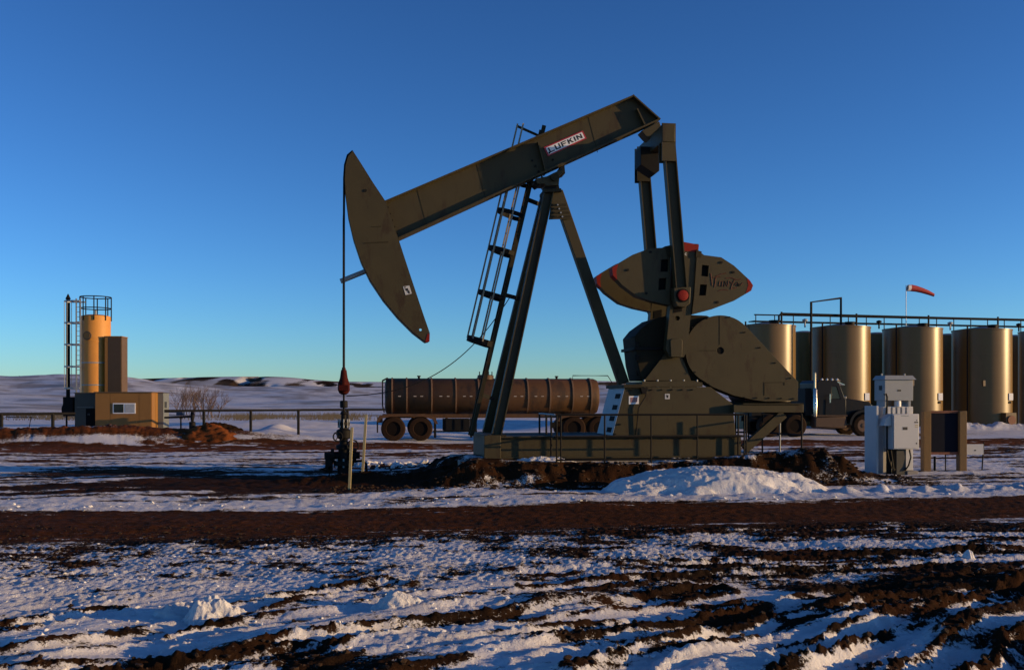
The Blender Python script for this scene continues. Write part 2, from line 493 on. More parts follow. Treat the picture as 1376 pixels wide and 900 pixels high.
    h = h + 0.24 * e2 + e2 * 0.045 * fbm(X / 0.25, Y / 0.25, 4, 104, 0.6)
    e3 = bump2(X, Y, -2.6, 21.3, 2.2, 0.6, 9)            # and to the left, to the well
    h = h + 0.22 * e3 + e3 * 0.05 * fbm(X / 0.25, Y / 0.25, 4, 105, 0.6)
    padm = np.clip(pad * sst(-1.2, -0.1, e) + e2 * 1.4 + e3, 0, 1)
    sn = sn * (1 - np.clip(pad + 1.5 * e2 + 1.4 * e3, 0, 1)) + np.clip(pad + 1.5 * e2 + 1.4 * e3, 0, 1) * (0.22 + 0.35 * fbm(X / 0.7, Y / 0.5, 3, 107))
    sn = sn + 0.42 * pad * sst(-0.45, -0.1, -np.abs(e + 0.25)) * (0.4 + fbm(X / 1.0, Y / 0.8, 2, 108))
    red = red * (1 - 0.6 * padm) + 0.06 * padm
    # --- reddish berm at the left, before the shed
    bl = bump2(X, Y, -17.5, 40.5, 8.0, 1.5, 6)
    h = h + 0.62 * np.minimum(bl * 1.3, 1) + bl * 0.07 * fbm(X / 0.4, Y / 0.4, 4, 111, 0.6)
    sn = sn * (1 - np.minimum(1, bl * 1.5)) + np.minimum(1, bl * 1.5) * (0.22 + 0.3 * fbm(X / 2.0, Y / 0.8, 3, 113))
    sn = sn + 0.55 * bump2(X, Y, -15.3, 38.6, 2.0, 0.6, 4) + 0.5 * bump2(X, Y, -10.6, 38.6, 1.4, 0.45, 4)
    red = red + 1.1 * np.minimum(1, bl * 1.6)
    # drift ridge beyond the fence, snow pile by the tanks
    h = h + 0.55 * bump2(X, Y, -14, 62, 6, 2.2, 4) + 0.5 * bump2(X, Y, -3, 66, 7, 2.4, -3) + 0.5 * bump2(X, Y, 3.5, 58, 2.2, 2.0, 0)
    h = h + 0.42 * bump2(X, Y, -12.9, 54.5, 0.9, 1.2)
    tl = bump2(X, Y, 26.5, 57.5, 6.5, 1.2, 13.6)
    h = h + 0.30 * np.minimum(1, tl * 1.5) + 0.22 * tl * fbm(X / 0.9, Y / 0.7, 3, 115)
    sn = sn + 0.6 * tl
    # --- the rolling country behind
    far = sst(75, 190, Y)
    h = h + far * (0.9 * fbm(X / 60, Y / 35, 3, 121) + 0.35 * gn(X / 18, Y / 10, 123))
    rr = np.sqrt(X * X + Y * Y)
    az = X / np.maximum(Y, 1.0)
    crest = 11.0 + 7.5 * sst(-0.30, -0.44, az) + 1.6 * gn(az * 9, rr * 0, 131) + 2.0 * gn(X / 170, Y / 140, 133)
    h = h + sst(160, 820, rr) * crest - sst(820, 1300, rr) * 0.8 * crest
    h = h + sst(200, 500, rr) * 1.5 * fbm(X / 110, Y / 70, 3, 135)
    gr = fbm(X / 55, Y / 16, 4, 141) + 0.8 * fbm(X / 14, Y / 3.2, 4, 143)
    grass = far * sst(-0.35, 0.7, 1.25 * gr + 0.2 * sst(300, 600, rr) - 0.1)
    strip = bump2(X, Y, -40, 118, 70, 9, 3)
    grass = np.maximum(grass, sst(0.25, 0.6, strip * (0.75 + 0.6 * fbm(X / 6, Y / 4, 3, 145))))
    return h, sn, np.clip(red, 0, 1.6), grass


def ground_material():
    m = bpy.data.materials.new('snow_and_dirt')
    m.use_nodes = True
    n, l = m.node_tree.nodes, m.node_tree.links
    b = n['Principled BSDF']
    geo = n.new('ShaderNodeNewGeometry')

    def att(name):
        a = n.new('ShaderNodeAttribute'); a.attribute_name = name; return a.outputs['Fac']

    def noise(scale, det=6, rough=0.65):
        t = n.new('ShaderNodeTexNoise')
        t.inputs['Scale'].default_value = scale; t.inputs['Detail'].default_value = det; t.inputs['Roughness'].default_value = rough
        l.new(geo.outputs['Position'], t.inputs['Vector'])
        return t.outputs['Fac']

    def math_(op, a, b_=None, c=None):
        t = n.new('ShaderNodeMath'); t.operation = op
        for i, x in enumerate((a, b_, c)):
            if x is None: continue
            if isinstance(x, (int, float)): t.inputs[i].default_value = x
            else: l.new(x, t.inputs[i])
        return t.outputs[0]

    def mapr(x, a, b_, c=0.0, d=1.0):
        t = n.new('ShaderNodeMapRange')
        for k, val in (('From Min', a), ('From Max', b_), ('To Min', c), ('To Max', d)): t.inputs[k].default_value = val
        l.new(x, t.inputs['Value'])
        return t.outputs['Result']

    def mix(f, a, b_):
        t = n.new('ShaderNodeMix'); t.data_type = 'RGBA'
        l.new(f, t.inputs['Factor'])
        for k, x in (('A', a), ('B', b_)):
            if isinstance(x, tuple): t.inputs[k].default_value = (*x, 1)
            else: l.new(x, t.inputs[k])
        return t.outputs['Result']
    nf = noise(9, 8, 0.75)
    nc = noise(34, 6, 0.7)
    cover = math_('ADD', att('snow'), math_('ADD', math_('MULTIPLY', math_('SUBTRACT', nf, 0.5), 0.8), math_('MULTIPLY', math_('SUBTRACT', nc, 0.5), 0.85)))
    mask = mapr(cover, 0.46, 0.57)
    dirt = mix(att('red'), (0.012, 0.0072, 0.004), (0.115, 0.035, 0.009))
    dirt = mix(mapr(att('red'), 1.1, 1.7), dirt, (0.27, 0.075, 0.02))
    dirt = mix(mapr(noise(3.0, 8, 0.7), 0.35, 0.7), dirt, (0.024, 0.0125, 0.006))
    dirt = mix(mapr(noise(55, 4, 0.6), 0.55, 0.78, 0, 0.35), dirt, (0.08, 0.04, 0.018))
    snow = mix(mapr(noise(1.3, 6, 0.6), 0.35, 0.7), (0.70, 0.68, 0.67), (0.55, 0.53, 0.51))
    colr = mix(mask, dirt, snow)
    colr = mix(mapr(att('grass'), 0, 1, 0, 0.78), colr, (0.20, 0.145, 0.09))
    l.new(colr, b.inputs['Base Color'])
    l.new(mapr(mask, 0, 1, 0.92, 0.62), b.inputs['Roughness'])
    l.new(mapr(mask, 0, 1, 0.03, 0.22), b.inputs['Specular IOR Level'])
    hh = math_('ADD', math_('MULTIPLY', noise(28, 6, 0.7), 0.035), math_('ADD', math_('MULTIPLY', noise(110, 4, 0.6), 0.010), math_('MULTIPLY', mask, 0.012)))
    bp = n.new('ShaderNodeBump')
    bp.inputs['Strength'].default_value = 0.6
    bp.inputs['Distance'].default_value = 1.0
    l.new(hh, bp.inputs['Height'])
    l.new(bp.outputs['Normal'], b.inputs['Normal'])
    return m


GM = ground_material()


def grid_object(name, X, Y, Z, attrs, kind='structure', label=None, cat=None):
    ny, nx = X.shape
    me = bpy.data.meshes.new(name)
    nv = nx * ny
    co = np.empty((nv, 3), np.float32)
    co[:, 0], co[:, 1], co[:, 2] = X.ravel(), Y.ravel(), Z.ravel()
    i = np.arange(nv).reshape(ny, nx)
    q = np.stack([i[:-1, :-1], i[:-1, 1:], i[1:, 1:], i[1:, :-1]], -1).reshape(-1, 4)
    me.vertices.add(nv); me.vertices.foreach_set('co', co.ravel())
    me.loops.add(q.size); me.loops.foreach_set('vertex_index', q.ravel().astype(np.int32))
    me.polygons.add(len(q)); me.polygons.foreach_set('loop_start', np.arange(0, q.size, 4, dtype=np.int32))
    me.polygons.foreach_set('use_smooth', np.ones(len(q), dtype=bool))
    me.update(calc_edges=True)
    for k, a in attrs.items():
        at = me.attributes.new(k, 'FLOAT', 'POINT')
        at.data.foreach_set('value', a.ravel().astype(np.float32))
    me.materials.append(GM)
    o = bpy.data.objects.new(name, me)
    COL.objects.link(o)
    return tag(o, label, cat, None, kind)


rows = [-3.0, -1.5, 0, 1.2, 2.2, 3.2, 4.0]
y = 4.6
while y < 1500:
    rows.append(y)
    y *= 1.0036 if y < 14 else (1.0052 if y < 32 else (1.008 if y < 80 else 1.02))
tc_ = np.linspace(-0.56, 0.56, 860)
side = 0.56 + 0.012 * np.cumsum(1.13 ** np.arange(36))
tt = np.concatenate([-side[::-1], tc_, side])
RY = np.array(rows)
GX = np.outer(RY + 4.0, tt)
GY = np.repeat(RY[:, None], len(tt), 1)
GH, GS, GR, GG = terrain(GX, GY)
grid_object('ground', GX, GY, GH, {'snow': GS, 'red': GR, 'grass': GG}, 'structure')
# ground behind the viewer
bx, by = np.meshgrid(np.linspace(-60, 60, 13), np.linspace(-60, -2.9, 9))
grid_object('ground', bx, by, bx * 0 - 0.03, {'snow': bx * 0 + 0.6, 'red': bx * 0 + 0.3, 'grass': bx * 0}, 'structure')


def gz(x, y):
    a, _, _, _ = terrain(np.array([[float(x)]]), np.array([[float(y)]]))
    return float(a[0, 0])


# badlands on the horizon
hx, hy = np.meshgrid(np.linspace(-1500, 1500, 420), np.linspace(1500, 2500, 90))
rid = np.abs(fbm(hx / 110, hy / 190, 4, 201, 0.55))
haz = hx / hy
top = 36 + 6 * sst(-0.17, -0.24, haz) + 4 * gn(hx / 260, hy / 400, 205) - 4 * sst(-0.30, -0.42, haz)
hz = sst(1500, 1700, hy) * np.minimum(top, 31 + 24 * sst(0.0, 0.32, rid) + 0.012 * (hy - 1500)) * sst(2600, 2300, hy) - 2
grid_object('hills', hx, hy, hz, {'snow': 0.60 + 0.9 * fbm(hx / 45, hy / 40, 4, 211) - 0.15 * sst(0.12, 0.0, rid), 'red': hx * 0 + 0.1, 'grass': np.clip(0.25 + 0.9 * fbm(hx / 120, hy / 60, 4, 215), 0, 0.9)}, 'structure')


def pile(name, cx, cy, rx, ry, hgt, ang, seed, snow, red, rough=0.05, nx=90, ny=60, base=None, sharp=1.0, ns=0.3):
    """a heap: an irregular dome sunk a little into the ground"""
    a, r = np.meshgrid(np.linspace(0, 2 * np.pi, nx), np.linspace(0.0, 1.25, ny))
    lx, ly = np.cos(a) * r * rx, np.sin(a) * r * ry
    c, s_ = math.cos(R(ang)), math.sin(R(ang))
    X, Y = cx + lx * c - ly * s_, cy + lx * s_ + ly * c
    edge = r + 0.18 * fbm(X / (0.4 * rx), Y / (0.4 * ry), 3, seed)
    z = hgt * (np.clip(1 - edge ** 2, -0.6, 1)) ** 1 if sharp == 1.0 else hgt * np.clip(1 - np.abs(edge) ** sharp, -0.6, 1)
    b0 = gz(cx, cy) if base is None else base
    z = b0 + z + rough * fbm(X / ns, Y / ns, 5, seed + 3, 0.62) - 0.03
    return grid_object(name, X, Y, z, {'snow': X * 0 + snow + 0.25 * fbm(X / 0.5, Y / 0.4, 3, seed + 5), 'red': X * 0 + red, 'grass': X * 0})


pile('snow_bank', 3.95, 19.35, 2.15, 0.95, 0.45, 4, 301, 1.05, 0.2, 0.011, 420, 200, base=0.05, ns=0.10)
pile('snow_drift', UNIT(-0.4, -1.3, 0).x, UNIT(-0.4, -1.3, 0).y, 0.75, 0.28, 0.13, 8, 305, 1.1, 0.2, 0.02, 120, 60, base=0.44, ns=0.14)
pile('snow_drift', UNIT(2.6, -1.35, 0).x, UNIT(2.6, -1.35, 0).y, 0.6, 0.2, 0.08, 8, 307, 1.1, 0.2, 0.02, 100, 50, base=0.44, ns=0.14)
pile('dirt_mound', -12.4, 40.5, 2.1, 1.4, 0.78, -5, 311, -0.2, 1.9, 0.035, base=0.05, sharp=1.3)
pile('dirt_mound', -12.9, 43.4, 2.0, 1.5, 0.86, 0, 315, -0.4, 0.05, 0.05, base=0.0, sharp=1.3)
pile('snow_lump', -2.40, 8.05, 0.30, 0.22, 0.22, 20, 321, 1.3, 0, 0.055, 110, 60, sharp=1.6)
pile('snow_lump', -2.72, 8.3, 0.3, 0.2, 0.12, 30, 325, 1.3, 0, 0.04, 70, 36)
pile('snow_lump', -0.95, 8.3, 0.22, 0.13, 0.12, 20, 331, 1.3, 0, 0.035, 60, 30)
pile('snow_lump', 5.0, 10.9, 0.075, 0.07, 0.10, 0, 335, 1.3, 0, 0.02, 40, 20)
pile('snow_lump', -2.3, 7.0, 0.2, 0.14, 0.09, 10, 337, 1.3, 0, 0.03, 50, 26)


# ------------------------------------------------------------------ pump jack
def UP(px, py, v):
    k = (px - CX) / F
    u = (k * (UY + v * UC) - UX + v * US) / (UC - k * US)
    Yw = UY + u * US + v * UC
    return (u, EYE - (py - HOR) * Yw / F)


def UPS(pts, v):
    return [UP(a, b, v) for a, b in pts]


def poly(pts, vn, vf, holes=(), mi=0, mb=None):
    mb = mb or MB()
    return mb.prism(UNIT, [UPS(pts, vn)] + [UPS(h, vn) for h in holes], vn, vf, mi)


def circ(cx, cy, r, n=16):
    return [(cx + r * math.cos(2 * math.pi * i / n), cy + r * math.sin(2 * math.pi * i / n)) for i in range(n)]


SV = UNIT(0, 1, 0) - UNIT(0, 0, 0)         # across the unit
pj = thing('pump_jack', UNIT(0, 0, 0.45), 'big olive green oil pump jack with tilted beam on a dirt pad', 'pump jack')

# horsehead
hh_out = [(474, 203), (468, 210), (464.5, 222), (463.5, 240), (464.5, 262), (468, 290), (475, 320), (485, 350), (497, 375), (515, 402), (535, 426), (555, 446), (572, 459), (576.5, 458), (577, 447), (568, 421), (552, 373), (535, 321), (518, 271), (500, 244), (485, 220)]
hh_ = MB()
poly(hh_out, -0.27, -0.235, [circ(565, 443, 1.8, 10)], 0, hh_)
poly(hh_out, 0.235, 0.27, [circ(565, 443, 1.8, 10)], 0, hh_)
rim = UPS(hh_out, -0.27)
for i in range(len(rim)):
    a_, b_ = rim[i], rim[(i + 1) % len(rim)]
    hh_.bar(UNIT(a_[0], 0, a_[1]), UNIT(b_[0], 0, b_[1]), 0.46, 0.02, SV)
head = hh_.build('horsehead', olive, pj, bevel=0.0)
poly([(571.5, 459.5), (577.2, 459), (577.6, 448), (574.5, 448.5)], -0.278, -0.271).build('painted_tip', red_p, head)
poly(circ(491, 256, 2), -0.285, -0.271).build('bolt', black, head)
poly([(489, 326), (522, 324.2), (522, 326), (489, 327.6)], -0.278, -0.271).build('seam', olive_d, head)
poly([(499, 304.5), (512, 303.8), (512, 305), (499, 305.4)], -0.278, -0.271).build('seam', olive_d, head)
poly([(541.5, 385), (550, 383.5), (553.5, 394.5), (545, 396.5)], -0.276, -0.271).build('decal', grey_box, head)
sc_ = MB()
for pl in ([(544, 388), (548, 387), (549, 390), (546, 391)], [(547, 391), (550, 390), (551, 394), (549, 394.5)], [(543, 385.5), (545, 385), (545.5, 386.5), (543.5, 387)]):
    poly(pl, -0.279, -0.2765, mb=sc_)
sc_.build('decal_print', ink, head)
MB().tube(UNIT(*[UP(496, 362.5, 0)[0], 0, UP(496, 362.5, 0)[1]]), UNIT(UP(457.5, 378, 0)[0], 0, UP(457.5, 378, 0)[1]), 0.055, 12).build('wireline_guide', grey_mid, pj)

# bridle (two wire lines) and carrier bar
uw, _ = UP(462.0, 400, 0)
cab = []
for dv in (-0.2, 0.2):
    top = [UP(474, 203, -0.27), UP(467.0, 209, -0.27), UP(463.2, 222, -0.27), UP(462.0, 240, -0.27)]
    pts = [UNIT(a, dv, b + 0.02) for a, b in top]
    pts += [UNIT(uw, dv, UP(462, 300, 0)[1]), UNIT(uw + 0.0, dv * 0.9, UP(461, 505, 0)[1])]
    MB().path(pts, 0.022, 6).build('bridle_cable', black, pj)
zc = [UP(461, yy, 0)[1] for yy in (497, 508, 516, 524, 530)]
cb = MB()
cb.lathe(UNIT, uw, 0, [(0.05, zc[4]), (0.10, zc[4] + 0.03), (0.13, zc[3]), (0.13, zc[2]), (0.085, zc[1]), (0.06, zc[0])], 14)
for dv in (-0.16, 0.16): cb.lathe(UNIT, uw, dv, [(0.045, zc[3]), (0.06, zc[2]), (0.06, zc[1] + 0.02), (0.035, zc[0] + 0.05)], 10)
carr = cb.build('carrier_bar', mat('rusty_red_casting', (0.055, 0.007, 0.005), 0.8, col2=(0.02, 0.005, 0.004), scale=12, bump=0.2, spec=0.08), pj)
MB().box(UNIT, uw - 0.11, uw + 0.11, -0.24, 0.24, zc[3] - 0.02, zc[2] - 0.02).build('cross_bar', carr.data.materials[0], carr, bevel=0.01)

# walking beam
BT0, BT1, BB0, BB1, BBm = (516, 270), (850, 128), (536, 321), (887, 161), (862, 174)
wb = MB()
BV = 0.19
web = UPS([BT0, BT1, BB1, BBm, BB0], -BV)
wb.prism(UNIT, [web], -0.035, 0.035)
def bl_(a, b, th, w=BV, mb=None, off=0.0):
    a, b = UP(*a, -BV), UP(*b, -BV)
    d = Vector((b[0] - a[0], b[1] - a[1])).normalized(); nrm = Vector((-d.y, d.x))
    q_ = [(a[0] + nrm.x * off, a[1] + nrm.y * off), (b[0] + nrm.x * off, b[1] + nrm.y * off), (b[0] + nrm.x * (off + th), b[1] + nrm.y * (off + th)), (a[0] + nrm.x * (off + th), a[1] + nrm.y * (off + th))]
    return (mb or wb).prism(UNIT, [q_], -w, w)
bl_(BT0, BT1, -0.035)
bl_(BB0, (886, 161.5), 0.035)
bl_(BT1, BB1, 0.03)
beam = wb.build('walking_beam', olive, pj)
for a_, b_ in (((722.5, 190), (733.5, 232)), ((856, 146), (867, 169))):
    s1 = MB(); bl_(a_, b_, 0.03, BV - 0.012, s1); s1.build('stiffener', olive, beam)
# name plate on the web
npx = [(730.6, 198.2), (783, 175.6), (788.4, 186.2), (736.4, 210.2)]
def inset(q_, k):
    cx_ = sum(p[0] for p in q_) / 4; cy_ = sum(p[1] for p in q_) / 4
    return q_
plate = poly(npx, -0.052, -0.037).build('name_plate', sign_red, pj)
A_, B_, C_, D_ = [Vector(UP(*p, -0.052)) for p in npx]
def q2(s_, t_):
    return (A_ * (1 - s_) + B_ * s_) * (1 - t_) + (D_ * (1 - s_) + C_ * s_) * t_
inn = [q2(0.035, 0.13), q2(0.965, 0.13), q2(0.965, 0.87), q2(0.035, 0.87)]
MB().prism(UNIT, [[(p.x, p.y) for p in inn]], -0.056, -0.0525).build('plate_face', white_p, plate)


def text_mesh(name, body, fn, material, parent, ext=1.0, bold=0.03, n_sc=1.0):
    cu = bpy.data.curves.new('t', 'FONT')
    cu.body = body; cu.size = 1.0; cu.offset = bold; cu.space_character = n_sc; cu.resolution_u = 4
    ob = bpy.data.objects.new('t', cu); COL.objects.link(ob)
    dg = bpy.context.evaluated_depsgraph_get()
    me = bpy.data.meshes.new_from_object(ob.evaluated_get(dg))
    bpy.data.objects.remove(ob)
    xs = [v.co.x for v in me.vertices]; ys = [v.co.y for v in me.vertices]
    x0, x1, y0, y1 = min(xs), max(xs), min(ys), max(ys)
    L = Vector(parent['base'])
    for v in me.vertices:
        v.co = fn((v.co.x - x0) / (x1 - x0), (v.co.y - y0) / (y1 - y0)) - L
    me.name = name
    me.materials.clear(); me.materials.append(material)
    o = bpy.data.objects.new(name, me); COL.objects.link(o); o.parent = parent
    return o


def lf(s_, t_):
    p = q2(0.075 + 0.85 * s_, 0.765 - 0.53 * t_)
    return UNIT(p.x, -0.0585, p.y)
LT = {'L': [[(0, 0), (1, 0), (1, .2), (.26, .2), (.26, 1), (0, 1)]],
      'U': [[(0, 1), (0, .12), (.12, 0), (.88, 0), (1, .12), (1, 1), (.74, 1), (.74, .2), (.26, .2), (.26, 1)]],
      'F': [[(0, 0), (.26, 0), (.26, .4), (.85, .4), (.85, .6), (.26, .6), (.26, .8), (1, .8), (1, 1), (0, 1)]],
      'K': [[(0, 0), (.26, 0), (.26, .36), (.4, .47), (.7, 0), (1.03, 0), (.6, .62), (1, 1), (.66, 1), (.26, .62), (.26, 1), (0, 1)]],
      'I': [[(.0, 0), (.27, 0), (.27, 1), (.0, 1)]],
      'N': [[(0, 0), (.25, 0), (.25, .64), (.74, 0), (1, 0), (1, 1), (.75, 1), (.75, .36), (.26, 1), (0, 1)]]}
lm = MB()
x_ = 0.0
tot = 5 * 1.0 + 0.27 + 5 * 0.24
for ch in 'LUFKIN':
    for pl in LT[ch]:
        pts = [(x_ + a_, b_) for a_, b_ in pl]
        n_ = len(pts)
        fr1 = [lf(a_ / tot, b_) for a_, b_ in pts]
        bk1 = [p - SV * -0.002 for p in fr1]
        tri = tessellate_polygon([[Vector((a_, b_, 0)) for a_, b_ in pts]])
        lm.add(fr1 + bk1, [tuple(t) for t in tri] + [(i, (i + 1) % n_, n_ + (i + 1) % n_, n_ + i) for i in range(n_)])
    x_ += (0.27 if ch == 'I' else 1.0) + 0.24
lm.build('lettering', ink, plate, smooth=False)

# saddle bearing and samson post
sb = MB()
poly([(720, 240), (735, 237), (757, 226), (757, 232), (752, 236), (751, 249), (734, 250), (732, 247), (722, 247)], -0.26, 0.26, mb=sb)
sadd = sb.build('saddle_bearing', olive, pj, bevel=0.01)
poly([(717, 243), (723, 242), (725, 249), (722, 250.5), (718, 247)], -0.2, 0.2).build('bearing_bolt', black, sadd)
poly([(753, 224), (758.5, 222), (759.5, 233), (756, 234.5), (754, 231)], -0.2, 0.2).build('bearing_bolt', black, sadd)
MB().tube(UNIT(UP(742, 242, 0)[0], -0.34, UP(742, 242, 0)[1]), UNIT(UP(742, 242, 0)[0], 0.34, UP(742, 242, 0)[1]), 0.09, 16).build('bearing_pin', olive_d, sadd)
poly([(731, 254.5), (754, 253), (755, 257), (731, 258.5)], -0.30, 0.30).build('post_cap', olive_d, pj)
poly([(733, 250), (751, 249), (752, 254), (732, 255)], -0.2, 0.2).build('bearing_base', black, pj)

ZS = UP(800, 585, -1.0)[1]                 # top of the skid
def hbeam(p0, p1, wd, dp, mb, side):
    """H-section: two flanges joined by a web"""
    p0, p1 = Vector(p0), Vector(p1)
    d = (p1 - p0).normalized(); sv = Vector(side)
    e2 = d.cross(sv).normalized(); e1 = e2.cross(d).normalized()
    for sg in (-1, 1):
        mb.bar(p0 + e2 * sg * (dp / 2 - 0.011), p1 + e2 * sg * (dp / 2 - 0.011), wd, 0.022, sv)
    mb.bar(p0, p1, 0.02, dp - 0.044, sv)
    return mb
tu, tz = UP(737.5, 257, -0.2)
fu = UP(667, 585, -0.9)[0]
for sg, lab in ((-1, None), (1, None)):
    m_ = MB(); hbeam(UNIT(fu, sg * 0.9, ZS + 0.02), UNIT(tu, sg * 0.17, tz), 0.2, 0.21, m_, SV)
    lg = m_.build('samson_leg', olive, pj)
    MB().box(UNIT, fu - 0.2, fu + 0.2, sg * 0.9 - 0.09, sg * 0.9 + 0.09, ZS + 0.004, ZS + 0.03).build('foot_plate', olive_d, lg)
ru0, rz0 = UP(749.5, 257, -0.1); ru1, rz1 = UP(839, 515, -0.1)
m_ = MB(); m_.bar(UNIT(ru0, 0, rz0), UNIT(ru1, 0, rz1), 0.22, 0.24, SV)
m_.build('samson_leg', olive, pj, bevel=0.012)
gus = [(743, 257), (754, 257), (769, 294), (737.5, 295)]
g_ = poly(gus, -0.16, -0.14).build('gusset_plate', olive, pj)
poly(gus, 0.14, 0.16).build('gusset_plate', olive, pj)
for k in range(4):
    yy = 274 + k * 5.3
    poly([(741.5 - k * 0.7, yy), (760 + k * 2.1, yy - 0.5), (761 + k * 2.1, yy + 2.2), (741.2 - k * 0.7, yy + 2.6)], -0.175, -0.161).build('rib', olive_d, g_)
    poly(circ(749.5 + k * 2.1, yy + 1.2, 1.1, 8), -0.19, -0.1755).build('bolt_head', grey_gal, g_)

# ladder with safety cage, on the far side of the beam
LV = 0.42
def Lp(py, dv, du=0.0):
    px = 657.5 + (478 - py) * 0.2345
    u, z = UP(px, py, LV)
    return UNIT(u + du, LV + dv, z)
m_ = MB()
for dv in (-0.2, 0.2): m_.bar(Lp(585, dv), Lp(172, dv), 0.035, 0.09, SV)
lad = m_.build('access_ladder', olive_d, pj)
for k in range(26):
    py = 575 - k * 15.6
    MB().tube(Lp(py, -0.19), Lp(py, 0.19), 0.013, 6).build('rung', olive_d, lad)
RC, DC = 0.28, 0.60
def cage(py, t):
    a = math.pi * t                       # 0 .. 1 round the half hoop
    return Lp(py - 10 * math.sin(a) * 1.0, -RC * math.cos(a) if 0.02 < t < 0.98 else (-0.21 if t < 0.5 else 0.21), -DC * math.sin(a))
for py in (464, 402, 343, 293, 248):
    m_ = MB()
    pts = [cage(py, i / 14) for i in range(15)]
    for i in range(14):
        d = pts[i + 1] - pts[i]
        m_.bar(pts[i], pts[i + 1] + d * 0.05, 0.13 if py == 464 else 0.10, 0.014, Lp(300, 0) - Lp(360, 0))
    m_.build('cage_hoop', black, lad)
for t in (0.14, 0.3, 0.5, 0.7, 0.86):
    MB().bar(cage(464, t), cage(178 if t in (0.3, 0.5) else 232, t), 0.05, 0.035, SV).build('cage_bar', lit_tan, lad)
m_ = MB().bar(Lp(180, 0.2), UNIT(*[UP(722, 180, LV)[0] + 0.15, LV, UP(722, 181, LV)[1]]), 0.04, 0.05, SV)
m_.bar(cage(181, 0.5), UNIT(UP(727, 184, LV)[0], LV, UP(727, 184, LV)[1]), 0.04, 0.05, SV)
m_.build('top_bar', olive_d, lad)
for (pa, pb) in (((675, 397), (698, 401)), ((708, 271), (728, 275)), ((645, 530), (664, 536))):
    ua, za = UP(*pa, LV); ub, zb = UP(*pb, LV)
    MB().bar(UNIT(ua, LV - 0.2, za), UNIT(ub, LV + 0.05, zb), 0.05, 0.09, SV).build('ladder_bracket', black, lad)

# equaliser, tail bearing, pitman arms
PV = 1.02
eq = MB()
e0 = UP(897, 180, -PV)
eu, ez = e0
tb = UP(878, 176, 0)
m_ = MB()
poly([(862, 176), (886, 163), (889, 172), (889, 190), (877, 190), (869, 184)], -0.18, 0.18, mb=m_)
m_.build('tail_bearing', olive, pj, bevel=0.01)
m_ = MB()
m_.box(UNIT, eu - 0.16, eu + 0.13, -PV - 0.14, PV + 0.14, ez - 0.21, ez + 0.17)
m_.build('equalizer', olive, pj, bevel=0.012)
m_ = MB().prism(UNIT, [[(eu - 0.38, ez - 0.08), (eu + 0.06, ez - 0.08), (eu + 0.06, ez - 0.62), (eu - 0.05, ez - 0.7), (eu - 0.38, ez - 0.5)]], -0.2, 0.28)
m_.build('bearing_housing', black, pj, bevel=0.01)
pin = UP(914.5, 398, -PV)
for sg in (-1, 1):
    v = sg * PV
    cl = MB()
    for dv in (-0.12, 0.10): cl.box(UNIT, eu - 0.16, eu + 0.15, v + dv, v + dv + 0.03, ez - 0.62, ez + 0.20)
    cl.build('pitman_clevis', olive_d if sg > 0 else olive, pj)  # far clevis is a darker copy, its shade put into the colour
    m_ = hbeam(UNIT(eu + 0.02, v, ez - 0.22), UNIT(pin[0], v, pin[1] + 0.16), 0.2, 0.26, MB(), SV)
    pm = m_.build('pitman_arm', olive, pj)
    m_ = MB().prism(UNIT, [[(pin[0] - 0.2, pin[1] + 0.17), (pin[0] + 0.19, pin[1] + 0.19), (pin[0] + 0.17, pin[1] - 0.17), (pin[0] + 0.05, pin[1] - 0.26), (pin[0] - 0.12, pin[1] - 0.24), (pin[0] - 0.18, pin[1] - 0.12)]], v - 0.15, v + 0.13)
    m_.build('pin_housing', olive, pm, bevel=0.015)
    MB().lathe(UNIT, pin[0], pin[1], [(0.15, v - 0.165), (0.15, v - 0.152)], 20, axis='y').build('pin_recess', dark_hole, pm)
    MB().lathe(UNIT, pin[0], pin[1], [(0.075, v - 0.21), (0.115, v - 0.2), (0.12, v - 0.1655)], 18, axis='y').build('pin_cap', red_p, pm)

# cranks and counterweights
CV = 0.78
crk = [(893, 470), (899, 480), (917, 480), (922, 470), (926, 424), (930, 395), (936.5, 329), (903, 327), (902, 384), (899, 410)]
wl = [(898, 334), (871, 335), (848, 343.5), (829, 355), (821, 362), (821.5, 370), (834, 384), (854, 399), (875, 406), (898, 411)]
wr = [(934, 336.5), (943, 344), (966, 347), (983, 358), (1004, 377.5), (1008.5, 384.5), (1006, 391.5), (983, 405), (953, 416.5), (927, 423.5), (930, 397)]
slots = [[(886, 350), (896, 349.5), (895, 366), (885, 366.5)], [(883, 375), (893, 374.5), (892, 390), (882, 391)], [(940.5, 357), (949.5, 358), (948.5, 373), (939.5, 372)], [(938, 383), (947, 383.5), (945.5, 398), (936.5, 398)]]
rn = [(820.5, 361), (826, 357), (828.5, 356), (826, 366), (827, 377), (821.5, 371)]
tipR = [(1000, 374), (1004, 377.5), (1008.5, 384.5), (1006, 391.5), (998.5, 395.5), (1002, 384)]
def solid(px_pts, v0, v1): return [UPS(px_pts, -CV)], v0, v1
